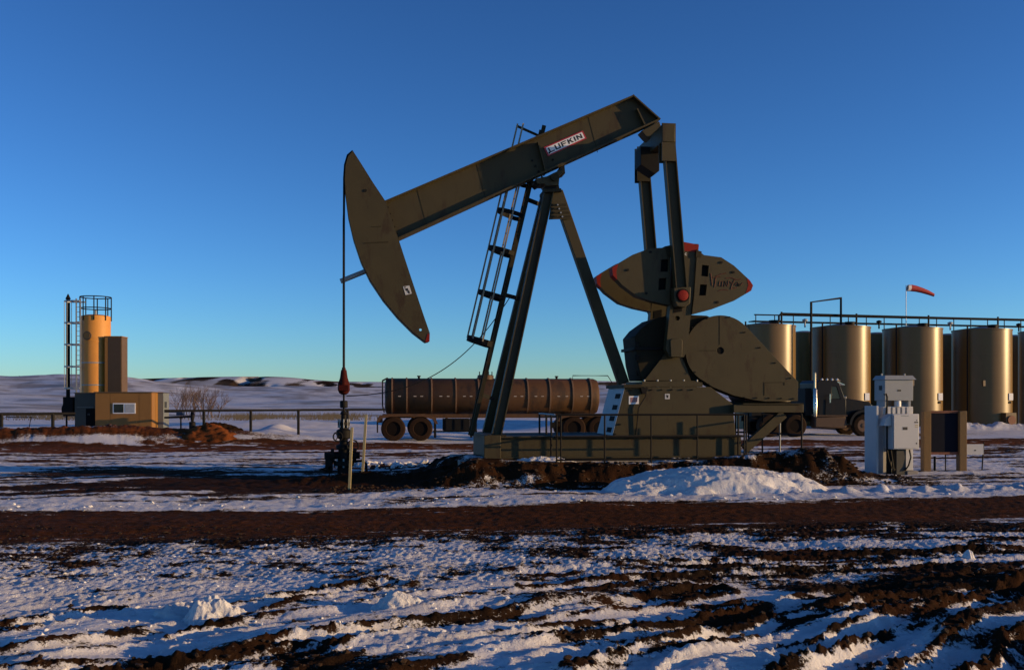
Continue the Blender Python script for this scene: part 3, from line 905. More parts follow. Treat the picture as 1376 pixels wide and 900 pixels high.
for sg in (-1, 1):
    v = sg * CV
    hole1 = UPS(circ(908.5, 428, 3.2, 12), -CV); hole2 = UPS([(903, 411), (915, 409), (914, 420), (903, 421)], -CV)
    m_ = MB().prism(UNIT, [UPS(crk, -CV), hole1], v - 0.11, v + 0.11)
    ck = m_.build('crank', olive, pj, label='crank arm with red painted end')
    MB().prism(UNIT, [UPS([(916, 326), (937, 330), (936, 340), (915, 338)], -CV)], v - 0.114, v + 0.114).build('painted_end', red_p, ck)
    MB().prism(UNIT, [UPS([(899, 480), (898, 458), (901, 455.5), (912, 455.5), (914.5, 458), (914, 480)], -CV)], v - 0.15, v - 0.111).build('shaft_key_block', olive, ck, bevel=0.01)
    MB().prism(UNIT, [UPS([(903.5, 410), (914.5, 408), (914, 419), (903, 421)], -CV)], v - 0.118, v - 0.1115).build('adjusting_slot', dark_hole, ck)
    if sg < 0:
        def tf(s_, t_):
            a_ = UP(917.5 + 5.5 * s_, 343 - 3.6 * t_ + 0.5 * s_, -CV - 0.115)
            return UNIT(a_[0], -CV - 0.1165, a_[1])
        text_mesh('stencil', 'HC', tf, white_p, ck)
    for j, (wp, sl_) in enumerate(((wl, slots[:2]), (wr, slots[2:]))):
        m_ = MB().prism(UNIT, [UPS(wp, -CV)] + [UPS(q_, -CV) for q_ in sl_], v - 0.15, v - 0.06).prism(UNIT, [UPS(wp, -CV)], v - 0.055, v + 0.14)
        cw = m_.build('counterweight', olive, pj)
        for q_ in sl_:
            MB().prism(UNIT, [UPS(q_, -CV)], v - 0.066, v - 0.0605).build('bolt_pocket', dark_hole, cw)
        tip = rn if j == 0 else tipR
        MB().prism(UNIT, [UPS(tip, -CV)], v - 0.154, v + 0.144).build('painted_tip', red_p, cw)
        if sg < 0:
            for (bx_, by_) in (((871.5, 340), (866, 395), (841, 364)) if j == 0 else ((966, 354), (990, 384), (961, 407), (982, 367))):
                c_ = UPS(circ(bx_, by_, 1.7, 10), -CV)
                MB().prism(UNIT, [c_], v - 0.17, v - 0.151).build('bolt_head', black, cw)
        if sg < 0 and j == 1:
            scr = MB(); random.seed(3)
            def sp(px, py):
                a_ = UP(px, py, -CV - 0.152); return UNIT(a_[0], -CV - 0.153, a_[1])
            strokes = [[(957, 373), (968, 372)], [(962, 373), (960, 386)], [(967, 378), (966, 384), (970, 385), (971, 378), (967, 378)], [(973, 385), (974, 378), (978, 385), (979, 377)], [(981, 378), (984, 382), (987, 376)], [(984, 382), (982, 389)], [(962, 371), (970, 368), (976, 367)], [(975, 374), (982, 373), (990, 376), (996, 375)], [(987, 383), (991, 379), (994, 384), (998, 380)], [(965, 391), (971, 389), (978, 390)], [(983, 388), (990, 386)], [(955, 367), (957, 384)]]
            for st_ in strokes:
                scr.path([sp(*p) for p in st_], 0.009, 4)
            scr.build('scrawled_marking', ink_red, cw)
# brackets on the crank ends
for pts in ([(893.5, 331), (903, 329), (904, 345), (897, 346)], [(936, 336), (943, 338), (942, 346), (935, 345)]):
    poly(pts, -CV - 0.16, -CV + 0.1).build('weight_clamp', olive_d, pj)

# gearbox
gb = MB()
gpts = [(853, 452), (862, 441), (880, 428), (905, 422), (950, 424), (985, 440), (1000, 470), (1000, 505), (945, 512), (862, 511), (857, 490)]
poly(gpts, -0.55, 0.55, mb=gb)
gear = gb.build('gearbox', mat('dark_gearbox', (0.022, 0.018, 0.01), 0.7, scale=5, spec=0.1, bump=0.08), pj, bevel=0.02)
poly([(852.5, 466), (890, 466.5), (890, 470), (852.5, 470)], -0.60, 0.60).build('split_flange', black, gear)
for yy in (459, 476):
    MB().tube(UNIT(*[UP(856, yy, -0.58)[0], -0.58, UP(856, yy, -0.58)[1]]), UNIT(UP(856, yy, -0.58)[0], -0.58, UP(856, yy + 8, -0.58)[1]), 0.045, 8).build('flange_bolt', black, gear)
MB().tube(UNIT(UP(853, 455, -0.3)[0], -0.35, UP(853, 455, -0.3)[1]), UNIT(UP(853, 505, -0.3)[0] + 0.06, -0.35, UP(853, 505, -0.3)[1]), 0.025, 8).build('oil_line', black, gear)
MB().tube(UNIT(UP(907, 466, -0.6)[0], -0.72, UP(907, 466, -0.6)[1]), UNIT(UP(907, 466, -0.6)[0], 0.72, UP(907, 466, -0.6)[1]), 0.2, 20).build('crankshaft', olive_d, gear)
poly([(898, 470), (866, 511), (929, 512), (921, 490), (916, 479)], -0.62, -0.56).build('gearbox_foot', olive, gear)
fl = poly([(863, 512.5), (932, 511.5), (944, 514), (944, 519.5), (863, 519.5)], -0.72, 0.72).build('base_flange', olive, pj)
for k in range(5):
    x_ = 866 + k * 17.7
    MB().tube(UNIT(*[UP(x_, 510, -0.7)[0], -0.69, UP(x_, 510, -0.7)[1]]), UNIT(UP(x_, 510, -0.7)[0], -0.69, UP(x_, 522.5, -0.7)[1]), 0.022, 8).build('bolt', grey_gal, fl)

# pedestal on the skid
ped = [(840, 519.8), (955, 519.8), (985, 543), (988.5, 586), (823.5, 586)]
pd = poly(ped, -0.75, 0.75).build('pedestal', olive, pj, bevel=0.01)
poly([(838.5, 516.5), (863, 516), (863, 520.5), (838.5, 521)], -0.85, 0.85).build('top_plate', olive_d, pd)
# left end plate of the pedestal with hand holes
pu0, pz0 = UP(840, 521, -0.75); pu1, pz1 = UP(823.5, 586, -0.75)
ep = MB()
for k in range(1):
    ep.box8([UNIT(pu1 - 0.012, -0.75, pz1 + 0.02), UNIT(pu1 - 0.012, 0.75, pz1 + 0.02), UNIT(pu1 - 0.004, 0.75, pz1 + 0.02), UNIT(pu1 - 0.004, -0.75, pz1 + 0.02),
             UNIT(pu0 - 0.012, -0.75, pz0), UNIT(pu0 - 0.012, 0.75, pz0), UNIT(pu0 - 0.004, 0.75, pz0), UNIT(pu0 - 0.004, -0.75, pz0)])
epo = ep.build('end_plate', bluegrey, pd)
for k in range(4):
    t_ = 0.12 + k * 0.235
    a_ = Vector((pu0 + (pu1 - pu0) * t_, pz0 + (pz1 - pz0) * t_)); b_ = Vector((pu0 + (pu1 - pu0) * (t_ + 0.1), pz0 + (pz1 - pz0) * (t_ + 0.1)))
    for y0_, y1_ in ((-0.55, -0.12),):
        MB().box8([UNIT(a_.x - 0.022, y0_, a_.y), UNIT(a_.x - 0.022, y1_, a_.y), UNIT(a_.x - 0.0125, y1_, a_.y), UNIT(a_.x - 0.0125, y0_, a_.y),
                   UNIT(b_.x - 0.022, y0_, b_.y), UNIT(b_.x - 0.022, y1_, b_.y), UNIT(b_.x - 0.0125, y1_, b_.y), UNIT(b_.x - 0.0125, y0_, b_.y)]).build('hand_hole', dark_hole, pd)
dc = poly([(845, 532), (858.5, 531.5), (858.5, 542.5), (845, 543)], -0.756, -0.751).build('decal', white_p, pd)
poly([(847, 534), (856.5, 533.6), (856.5, 540), (847, 541)], -0.7585, -0.7565).build('decal', mat('faded_red_print', (0.32, 0.14, 0.12), 0.6, col2=(0.2, 0.15, 0.2), scale=30), pd)
poly([(893.5, 529), (900, 529), (900, 536), (893.5, 536)], -0.756, -0.751).build('decal', grey_box, pd)
poly([(895, 530.5), (898.5, 530.5), (898, 534.5), (896, 534.5)], -0.7585, -0.7565).build('decal', ink, pd)
poly([(861, 521), (871, 521), (868, 529), (863, 528)], -0.83, -0.752).build('lifting_lug', black, pd)

# skid base
z0_ = UP(800, 615, -1.0)[1]
us0, us1 = UP(672, 600, -1.0)[0], UP(996, 600, -1.0)[0]
sk = MB()
for sg in (-1, 1):
    sk.box(UNIT, us0, us1, sg * 0.97 - 0.015, sg * 0.97 + 0.015, z0_ + 0.03, ZS - 0.035)
    sk.box(UNIT, us0, us1, sg * 0.97 - 0.13, sg * 0.97 + 0.13, z0_, z0_ + 0.03)
    sk.box(UNIT, us0, us1, sg * 0.97 - 0.13, sg * 0.97 + 0.13, ZS - 0.035, ZS)
for x_ in np.linspace(us0 + 0.4, us1 - 0.1, 6): sk.box(UNIT, x_ - 0.06, x_ + 0.06, -0.95, 0.95, z0_ + 0.05, ZS - 0.04)
skid = sk.build('skid_base', olive, pj)
MB().box(UNIT, us0 - 0.36, us0, -1.14, 1.14, z0_ - 0.02, ZS + 0.02).build('end_beam', olive, skid, bevel=0.01)
MB().box(UNIT, us0 + 0.02, us1 - 0.02, -0.84, 0.84, ZS - 0.03, ZS - 0.008).build('deck_plate', black, skid)
MB().box(UNIT, us0 - 0.9, us1 + 1.6, -1.35, 1.35, z0_ - 0.4, z0_ - 0.022).build('concrete_slab', concrete, pj, bevel=0.02)

# belt guard
GV = -0.66
cxg, cyg, rg = 968, 470.6, 47
gpts = [(cxg + rg * math.cos(R(a)), cyg - rg * math.sin(R(a))) for a in np.linspace(44, 232, 34)]
gpts += [(958, 520), (985, 531), (1012, 537), (1030, 539.5), (1072, 538.5), (1072.5, 513)]
bg = poly(gpts, GV, GV + 0.42, [circ(968, 471, 4.8, 18)]).build('belt_guard', olive, pj, bevel=0.015)
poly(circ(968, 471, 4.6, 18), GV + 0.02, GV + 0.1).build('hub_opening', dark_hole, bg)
ap = MB()
for q_ in ([(1026.5, 513.5), (1028, 513.5), (1028, 531), (1026.5, 531)], [(1028, 513.5), (1055, 513), (1055, 514), (1028, 514.6)], [(1053.5, 514), (1055, 514), (1055, 517.5), (1053.5, 517.5)]):
    poly(q_, GV - 0.006, GV - 0.001, mb=ap)
ap.build('access_door_seam', olive_d, bg)

# motor platform
pu_a, pz_a = UP(986, 543.5, -0.9); pu_b, pz_b = UP(1080, 554, -0.9)
mp_ = MB().box(UNIT, pu_a, pu_b, -0.9, 0.8, pz_b, pz_a)
plat = mp_.build('motor_platform', olive, pj, bevel=0.008)
MB().box(UNIT, pu_a + 0.2, pu_b - 0.02, -0.94, 0.82, pz_a + 0.002, pz_a + 0.03).build('platform_deck', olive_d, plat)
for v in (-0.8, 0.7):
    a_ = UP(1000, 603, v); b_ = UP(1052, 556, v)
    MB().bar(UNIT(a_[0], v, a_[1]), UNIT(b_[0], v, b_[1]), 0.14, 0.20, SV).build('platform_brace', olive, plat)
a_ = UP(990, 527, -0.2); b_ = UP(1026, 541, -0.2)
mo = MB().tube(UNIT((a_[0] + b_[0]) / 2, -0.3, pz_a + 0.26), UNIT((a_[0] + b_[0]) / 2, 0.6, pz_a + 0.26), 0.24, 20)
mot = mo.build('motor', mat('dull_red_motor', (0.10, 0.03, 0.025), 0.6, scale=6), pj)
MB().box(UNIT, a_[0] - 0.1, b_[0] + 0.6, -0.35, 0.6, pz_a + 0.031, pz_a + 0.07).build('motor_base', black, mot)

# bolts, welds and small fittings
def bolt_row(p0, p1, n, v, parent, r=0.022, m=black):
    for k in range(n):
        t_ = k / max(1, n - 1)
        u_, z_ = UP(p0[0] + (p1[0] - p0[0]) * t_, p0[1] + (p1[1] - p0[1]) * t_, v)
        MB().tube(UNIT(u_, v - 0.03, z_), UNIT(u_, v + 0.005, z_), r, 6).build('bolt_head', m, parent)
bolt_row((521, 279), (533, 314), 5, -0.037, beam)
bolt_row((715, 216), (728, 238), 4, -0.037, beam)
bolt_row((738, 206), (752, 233), 4, -0.037, beam)
bolt_row((833, 570), (826, 583), 2, -0.75, pd)
bolt_row((848, 524), (930, 523.5), 7, -0.75, pd, 0.018)
bolt_row((684, 589), (984, 589), 14, -0.986, skid, 0.016, olive_d)
bolt_row((930, 440), (950, 428), 2, GV, bg, 0.016)
bolt_row((934, 500), (952, 516), 2, GV, bg, 0.016)
bolt_row((980, 426), (1062, 508), 5, GV, bg, 0.016)
bolt_row((1000, 534), (1066, 535.5), 5, GV, bg, 0.016)
for pa_, pb_ in (((560, 253), (573.5, 304)), ((640, 219), (653, 269)), ((790, 155), (803, 205))):
    s1 = MB(); a_, b_ = UP(*pa_, -0.037), UP(*pb_, -0.037)
    s1.bar(UNIT(a_[0], -0.0365, a_[1]), UNIT(b_[0], -0.0365, b_[1]), 0.008, 0.012, SV)
    s1.build('weld_seam', olive_d, beam)
for pa_, pb_ in (((967, 424), (967, 463)), ((940, 471), (962, 471))):
    a_, b_ = UP(*pa_, GV), UP(*pb_, GV)
    MB().bar(UNIT(a_[0], GV - 0.003, a_[1]), UNIT(b_[0], GV - 0.003, b_[1]), 0.006, 0.014, SV).build('weld_seam', olive_d, bg)
MB().path([UNIT(*(lambda q_: (q_[0], -0.78, q_[1]))(UP(870, 519, -0.78))), UNIT(*(lambda q_: (q_[0], -0.82, q_[1]))(UP(868, 532, -0.82))), UNIT(*(lambda q_: (q_[0], -0.80, q_[1]))(UP(858, 548, -0.8))), UNIT(*(lambda q_: (q_[0], -0.78, q_[1]))(UP(855, 584, -0.78)))], 0.016, 6).build('grease_hose', black, pd)

# slack wire from the front leg to the ground beyond
a_ = UP(686, 398, 0.5)
P0 = UNIT(a_[0], 0.5, a_[1]); P1 = UNIT(uw + 0.06, 0.05, UP(462, 532, 0)[1])
pts = []
for i in range(33):
    t_ = i / 32
    p = P0.lerp(P1, t_); p.z -= 4 * 0.72 * t_ * (1 - t_) * (1.25 - 0.5 * t_); pts.append(p)
tag(MB().path(pts, 0.011, 5).build('slack_cable', black, None, loc=P0), 'thin black cable drooping from the front leg toward the well', 'cable')

# ------------------------------------------------------------------ guard rails round the pump jack
RV = -1.62
def rp(px, py, v=RV): return UP(px, py, v)
rz_t, rz_m, rz_b = UP(870, 557, RV)[1], UP(870, 586.5, RV)[1], UP(870, 617, RV)[1]
ru_a, ru_b = UP(748, 580, RV)[0], UP(1000, 580, RV)[0]
zg = 0.30
gr = thing('guard_rail', UNIT(ru_a, RV, zg), 'black pipe guard railing along the front of the pump jack skid', 'railing')
for x_ in [ru_a, ru_a + 0.09] + [UP(p, 580, RV)[0] for p in (812.5, 875, 937)] + [ru_b]:
    MB().tube(UNIT(x_, RV, zg), UNIT(x_, RV, rz_t), 0.018, 8).build('post', black, gr)
for z_ in (rz_t, rz_m, rz_b):
    MB().tube(UNIT(ru_a, RV, z_), UNIT(ru_b, RV, z_), 0.021, 8).build('rail', black, gr)
for v in (RV + 0.42, -0.6, 0.3):
    MB().tube(UNIT(ru_a - 0.04, v, zg), UNIT(ru_a - 0.04, v, rz_t), 0.022, 8).build('post', black, gr)
for z_ in (rz_t, rz_m):
    MB().tube(UNIT(ru_a - 0.04, RV, z_), UNIT(ru_a - 0.04, 0.32, z_), 0.021, 8).build('rail', black if z_ == rz_m else grey_mid, gr)
m_ = MB()
for k in range(4):
    m_.box(UNIT, ru_a + 0.0 - 0.11 + 0.05 * k, ru_a - 0.05 + 0.05 * k, RV + 0.15 + 0.06 * k, RV + 0.17 + 0.06 * k, rz_t - 0.28 + 0.03 * (k % 2), rz_t - 0.16)
m_.build('gate_latch', black, gr)
rg2 = thing('guard_rail', UNIT(UP(1050, 600, -1.4)[0], -1.4, 0.3), 'bare steel pipe railing around the motor platform by the snow bank', 'railing')
ux_ = [UP(p, 600, -1.4)[0] for p in (1004, 1079)]
for x_, v, zt in [(ux_[0] - 0.02, -1.4, rz_m + 0.45), (ux_[0] - 0.09, -1.1, rz_m + 0.45), (ux_[0] + 0.3, 0.9, rz_t), (ux_[0] + 0.6, 0.9, rz_t), (ux_[1] - 0.03, -1.4, rz_t), (ux_[1] - 0.02, -0.2, rz_t + 0.02), (ux_[1] + 0.0, 0.9, rz_t), (ux_[1] - 0.35, 0.9, rz_t)]:
    MB().tube(UNIT(x_, v, 0.28), UNIT(x_, v, zt), 0.020, 8).build('post', grey_mid if v == -0.2 else black, rg2)
MB().tube(UNIT(ux_[1] - 0.03, -1.4, rz_t), UNIT(ux_[1] + 0.0, 0.9, rz_t), 0.021, 8).build('rail', black, rg2)
MB().tube(UNIT(ux_[1] - 0.03, -1.4, rz_m), UNIT(ux_[1] + 0.0, 0.9, rz_m), 0.021, 8).build('rail', black, rg2)
MB().tube(UNIT(ux_[0] + 0.3, 0.9, rz_m), UNIT(ux_[1], 0.9, rz_m), 0.021, 8).build('rail', black, rg2)
MB().tube(UNIT(ux_[0] - 0.02, -1.4, rz_b - 0.02), UNIT(ux_[1] - 0.03, -1.4, rz_b - 0.02), 0.021, 8).build('rail', black, rg2)

# ------------------------------------------------------------------ wellhead below the horsehead
wz = gz(*(UNIT(uw, 0, 0).xy))
wh = thing('wellhead', UNIT(uw, 0, wz), 'black wellhead valve stack under the hanging horsehead cables', 'wellhead')
zz = lambda py: UP(461, py, 0)[1]
MB().tube(UNIT(uw, 0, zz(560)), UNIT(uw, 0, zc[4] + 0.02), 0.022, 10).build('polished_rod', black, wh)
MB().lathe(UNIT, uw, 0, [(0.06, zz(548)), (0.085, zz(547)), (0.085, zz(539)), (0.06, zz(538))], 12).build('rod_clamp', black, wh)
st = MB()
prof = [(0.13, zz(655)), (0.13, zz(646)), (0.27, zz(645)), (0.27, zz(638)), (0.14, zz(637)), (0.14, zz(626)), (0.22, zz(625)), (0.22, zz(619)), (0.12, zz(618)), (0.12, zz(604)), (0.17, zz(603)), (0.17, zz(598)), (0.09, zz(596)), (0.09, zz(590)), (0.15, zz(588)), (0.16, zz(578)), (0.10, zz(576)), (0.08, zz(572)), (0.13, zz(571)), (0.13, zz(567)), (0.06, zz(565)), (0.06, zz(557)), (0.085, zz(556)), (0.05, zz(552))]
st.lathe(UNIT, uw, 0, prof, 16).build('valve_stack', black, wh)
for z_, r_ in ((zz(642), 0.27), (zz(622), 0.2), (zz(569), 0.115)):
    for k in range(8):
        t_ = math.pi * 2 * k / 8
        MB().tube(UNIT(uw + r_ * math.cos(t_), r_ * math.sin(t_), z_ - 0.09), UNIT(uw + r_ * math.cos(t_), r_ * math.sin(t_), z_ + 0.10), 0.018, 6).build('flange_bolt', grey_mid, wh)
m_ = MB()
m_.tube(UNIT(uw - 0.42, 0, zz(612)), UNIT(uw + 0.35, 0, zz(612)), 0.075, 12)
m_.tube(UNIT(uw - 0.28, 0, zz(612)), UNIT(uw - 0.21, 0, zz(612)), 0.16, 14)
m_.tube(UNIT(uw + 0.2, 0, zz(612)), UNIT(uw + 0.27, 0, zz(612)), 0.16, 14)
m_.build('flow_tee', black, wh)
MB().box(UNIT, uw - 0.40, uw - 0.24, -0.12, 0.14, zz(634), zz(608)).build('valve_body', black, wh, bevel=0.02)
MB().box(UNIT, uw + 0.12, uw + 0.34, -0.2, 0.2, zz(652), zz(634)).build('valve_body', black, wh, bevel=0.02)
m_ = MB()
a0 = UP(443, 640, -0.1); 
m_.path([UNIT(uw - 0.33, -0.1, zz(632)), UNIT(uw - 0.5, -0.1, zz(630)), UNIT(a0[0], -0.1, zz(626)), UNIT(a0[0] - 0.02, -0.1, zz(648))], 0.04, 8)
m_.build('drain_pipe', black, wh)
m_ = MB().path([UNIT(uw + 0.2, 0.1, zz(620)), UNIT(uw + 0.40, 0.1, zz(619.5)), UNIT(uw + 0.48, 0.1, zz(623)), UNIT(uw + 0.5, 0.1, zz(638))], 0.028, 8)
m_.build('flow_line', black, wh)
for (du, py, r_) in ((-0.12, 586, 0.1), (0.2, 598, 0.12)):
    m_ = MB()
    c0 = UNIT(uw + du, -0.24, zz(py))
    ring = [UNIT(uw + du + r_ * math.cos(2 * math.pi * k / 14), -0.24, zz(py) + r_ * math.sin(2 * math.pi * k / 14)) for k in range(15)]
    m_.path(ring, 0.016, 6)
    for k in range(3):
        t_ = 2 * math.pi * k / 3
        m_.tube(c0, UNIT(uw + du + r_ * math.cos(t_), -0.24, zz(py) + r_ * math.sin(t_)), 0.01, 5)
    m_.tube(c0, UNIT(uw + du * 0.5, 0, zz(py)), 0.018, 6)
    m_.build('hand_wheel', black, wh)
bmw = MB()
for (du, dv, py, sx, sz) in ((-0.33, -0.25, 650, 0.16, 0.12), (0.28, -0.3, 648, 0.14, 0.16), (-0.1, -0.3, 652, 0.2, 0.1)):
    bmw.box(UNIT, uw + du - sx / 2, uw + du + sx / 2, dv - 0.08, dv + 0.08, zz(py) - sz, zz(py) + sz)
bmw.build('casing_valve', black, wh, bevel=0.02)

for (pt, pb, yb, lab) in (((473, 574), (469.3, 659), 19.6, 'pale wooden stake just in front of the wellhead'), ((492, 557), (487, 634), 21.3, 'pale leaning stake standing a little behind the wellhead')):
    Y_ = yb
    b_ = Vector(((pb[0] - CX) / F * Y_, Y_, EYE - (pb[1] - HOR) * Y_ / F)); t_ = Vector(((pt[0] - CX) / F * Y_, Y_, EYE - (pt[1] - HOR) * Y_ / F))
    b_.z = min(b_.z, gz(b_.x, b_.y)) - 0.05
    tag(MB().bar(b_, t_, 0.05, 0.05).build('marker_stake', stake_m, None, loc=b_), lab, 'stake')

# ------------------------------------------------------------------ brown tank trailer
def wheel(fr, x, y, r, w, parent, rim=rim_m, tyre=None, dp=0.16):
    m_ = MB().lathe(fr, x, r, [(r * 0.56, y - w / 2 + 0.04), (r * 0.60, y - w / 2 - 0.012), (r * 0.9, y - w / 2), (r, y - w / 2 + 0.05), (r, y + w / 2 - 0.05), (r * 0.9, y + w / 2), (r * 0.56, y + w / 2), (r * 0.56, y - w / 2 + 0.04)], 32, axis='y', cap=False)
    t = m_.build('wheel', tyre or tyre_m, parent)
    m_ = MB().lathe(fr, x, r, [(r * 0.57, y - w / 2 + 0.03), (r * 0.53, y - w / 2 + 0.05), (r * 0.50, y - w / 2 + dp), (r * 0.22, y - w / 2 + dp + 0.01), (r * 0.20, y - w / 2 + dp - 0.06), (r * 0.05, y - w / 2 + dp - 0.07)], 20, axis='y')
    for k in range(8):
        a = 2 * math.pi * k / 8
        m_.lathe(fr, x + r * 0.38 * math.cos(a), r + r * 0.38 * math.sin(a), [(r * 0.05, y - w / 2 + dp + 0.01), (r * 0.05, y - w / 2 + dp - 0.03)], 6, axis='y')
    m_.build('rim', rim, t)
    return t


rib_m = mat('dusty_trailer_rib', (0.20, 0.115, 0.065), 0.65, scale=3, spec=0.2)
TR = Fr((517 - CX) / F * 42.3, 42.3, 0, 7.0)
def trx(px):
    k = (px - CX) / F; c, s_ = TR.c, TR.s
    return (k * (TR.o[1]) - TR.o[0]) / (c - k * s_)
trl = thing('tank_trailer', TR(4.6, 0, 0), 'long dirty brown ribbed tank trailer parked behind the pump jack', 'trailer')
tr_r, tr_z = 0.79, 1.90
L_ = trx(810)
def bx_lathe(mb, fr, prof, zc_, yc, n=36):
    vs, fs = [], []
    for x_, r_ in prof:
        for i in range(n):
            t = 2 * math.pi * i / n
            vs.append(fr(x_, yc + r_ * math.sin(t), zc_ + r_ * math.cos(t)))
    m = len(prof)
    for k in range(m - 1):
        for i in range(n):
            j = (i + 1) % n
            fs.append((k * n + i, k * n + j, (k + 1) * n + j, (k + 1) * n + i))
    fs += [tuple(range(n - 1, -1, -1)), tuple(range((m - 1) * n, m * n))]
    return mb.add(vs, fs)
YC = 1.2
bar = bx_lathe(MB(), TR, [(0.0, tr_r * 0.75), (0.05, tr_r * 0.93), (0.14, tr_r), (L_ - 0.2, tr_r), (L_ - 0.06, tr_r * 0.93), (L_, tr_r * 0.7)], tr_z, YC).build('barrel', trail_m, trl)
for px in (527, 547, 581, 614, 645, 672, 712, 742, 773, 798):
    x_ = trx(px)
    bx_lathe(MB(), TR, [(x_ - 0.03, tr_r - 0.01), (x_ - 0.03, tr_r + 0.035), (x_ + 0.03, tr_r + 0.035), (x_ + 0.03, tr_r - 0.01)], tr_z, YC).build('rib', rib_m, trl)
dash = MB()
for px in (537, 558, 567, 593, 603, 625, 634, 694, 703, 722, 731, 753, 764, 784, 793):
    x_ = trx(px)
    dash.box(TR, x_ - 0.06, x_ + 0.06, YC - tr_r - 0.004, YC - tr_r + 0.03, tr_z - 0.015, tr_z + 0.02)
dash.build('reflective_strips', mat('dusty_white_strip', (0.42, 0.36, 0.30), 0.6), trl)
x0_, x1_ = trx(644), trx(668)
dm = MB().lathe(TR, (x0_ + x1_) / 2, YC, [(0.36, tr_z + tr_r - 0.05), (0.36, tr_z + tr_r + 0.12), (0.30, tr_z + tr_r + 0.16)], 20).build('manhole_dome', trail_m, trl)
m_ = MB()
for dx in (-0.28, -0.1, 0.12, 0.27): m_.tube(TR((x0_ + x1_) / 2 + dx, YC - 0.15, tr_z + tr_r), TR((x0_ + x1_) / 2 + dx, YC - 0.15, tr_z + tr_r + 0.3), 0.025, 6)
m_.build('dome_bolt', black, dm)
for px in (564, 754):
    MB().lathe(TR, trx(px), YC, [(0.05, tr_z + tr_r - 0.03), (0.05, tr_z + tr_r + 0.07), (0.08, tr_z + tr_r + 0.07), (0.08, tr_z + tr_r + 0.12)], 10).build('vent_cap', black, trl)
hr = MB()
xa, xb = trx(774), trx(822)
hr.path([TR(xa, YC - 0.4, tr_z + tr_r - 0.1), TR(xa, YC - 0.4, tr_z + tr_r + 0.13), TR(xb, YC - 0.4, tr_z + tr_r + 0.13), TR(xb + 0.32, YC - 0.4, tr_z + 0.42), TR(xb + 0.42, YC - 0.4, 1.2)], 0.022, 6)
hr.build('hand_rail', black, trl)
fm = MB()
fm.box(TR, -0.1, L_ + 0.3, YC - 0.55, YC - 0.42, 0.96, 1.13)
fm.box(TR, -0.1, L_ + 0.3, YC + 0.42, YC + 0.55, 0.96, 1.13)
for x_ in np.linspace(0, L_, 7): fm.box(TR, x_ - 0.06, x_ + 0.06, YC - 0.4, YC + 0.4, 0.98, 1.10)
fm.box(TR, -0.32, -0.1, YC - 1.15, YC + 1.15, 0.78, 0.98)
fm.box(TR, -0.34, -0.28, YC - 1.15, YC - 0.95, 0.35, 0.80)
fr_ = fm.build('frame', trail_m, trl)
m_ = MB()
m_.path([TR(-0.02, YC - 0.62, 1.2), TR(-0.10, YC - 0.62, 1.5), TR(-0.10, YC - 0.62, 2.55), TR(0.12, YC - 0.3, 2.68)], 0.03, 6)
m_.path([TR(-0.02, YC - 0.2, 1.2), TR(-0.10, YC - 0.2, 1.5), TR(-0.10, YC - 0.2, 2.6), TR(0.12, YC - 0.2, 2.7)], 0.03, 6)
for k in range(5): m_.tube(TR(-0.1, YC - 0.62, 1.4 + k * 0.25), TR(-0.1, YC - 0.2, 1.4 + k * 0.25), 0.015, 5)
m_.build('rear_ladder', black, trl)
WX = [trx(528.5), trx(565), trx(771), trx(806)]
for x_ in WX:
    for y_ in (0.18, YC * 2 - 0.18): wheel(TR, x_, y_, 0.52, 0.5, trl)
ax = MB()
for x_ in WX: ax.tube(TR(x_, 0.4, 0.52), TR(x_, 2.0, 0.52), 0.07, 10)
ax.build('axle', black, trl)
for xa, xb in ((WX[0], WX[1]), (WX[2], WX[3])):
    fd = MB()
    pts = [(xa - 0.72, 0.82), (xa - 0.6, 1.06), (xa - 0.2, 1.15), (xb + 0.2, 1.15), (xb + 0.62, 1.02), (xb + 0.74, 0.72)]
    pts2 = [(a + (0.04 if i > 2 else -0.0), b - 0.04) for i, (a, b) in enumerate(pts)][::-1]
    fd.prism(TR, [pts + [(xb + 0.62, 0.72), (xb + 0.52, 0.92), (xb + 0.14, 1.03), (xa - 0.14, 1.03), (xa - 0.50, 0.95), (xa - 0.60, 0.82)]], -0.1, 0.45)
    fd.build('fender', trail_m, trl)
m_ = MB()
xa, xb = trx(596), trx(632)
m_.box(TR, xa, xb, 0.2, 0.9, 0.42, 0.94)
cb_ = m_.build('hose_cabinet', black, trl, bevel=0.02)
for k in range(3): MB().box(TR, xa + 0.1 + k * 0.38, xa + 0.14 + k * 0.38, 0.17, 0.2, 0.46, 0.9).build('cabinet_strap', truck_m, cb_)
m_ = MB()
for px in (585, 634, 640):
    m_.box(TR, trx(px) - 0.05, trx(px) + 0.05, 0.25, 0.37, 0.12, 0.96)
m_.box(TR, trx(582), trx(642), 0.28, 0.34, 0.36, 0.42)
m_.build('landing_leg', black, trl)

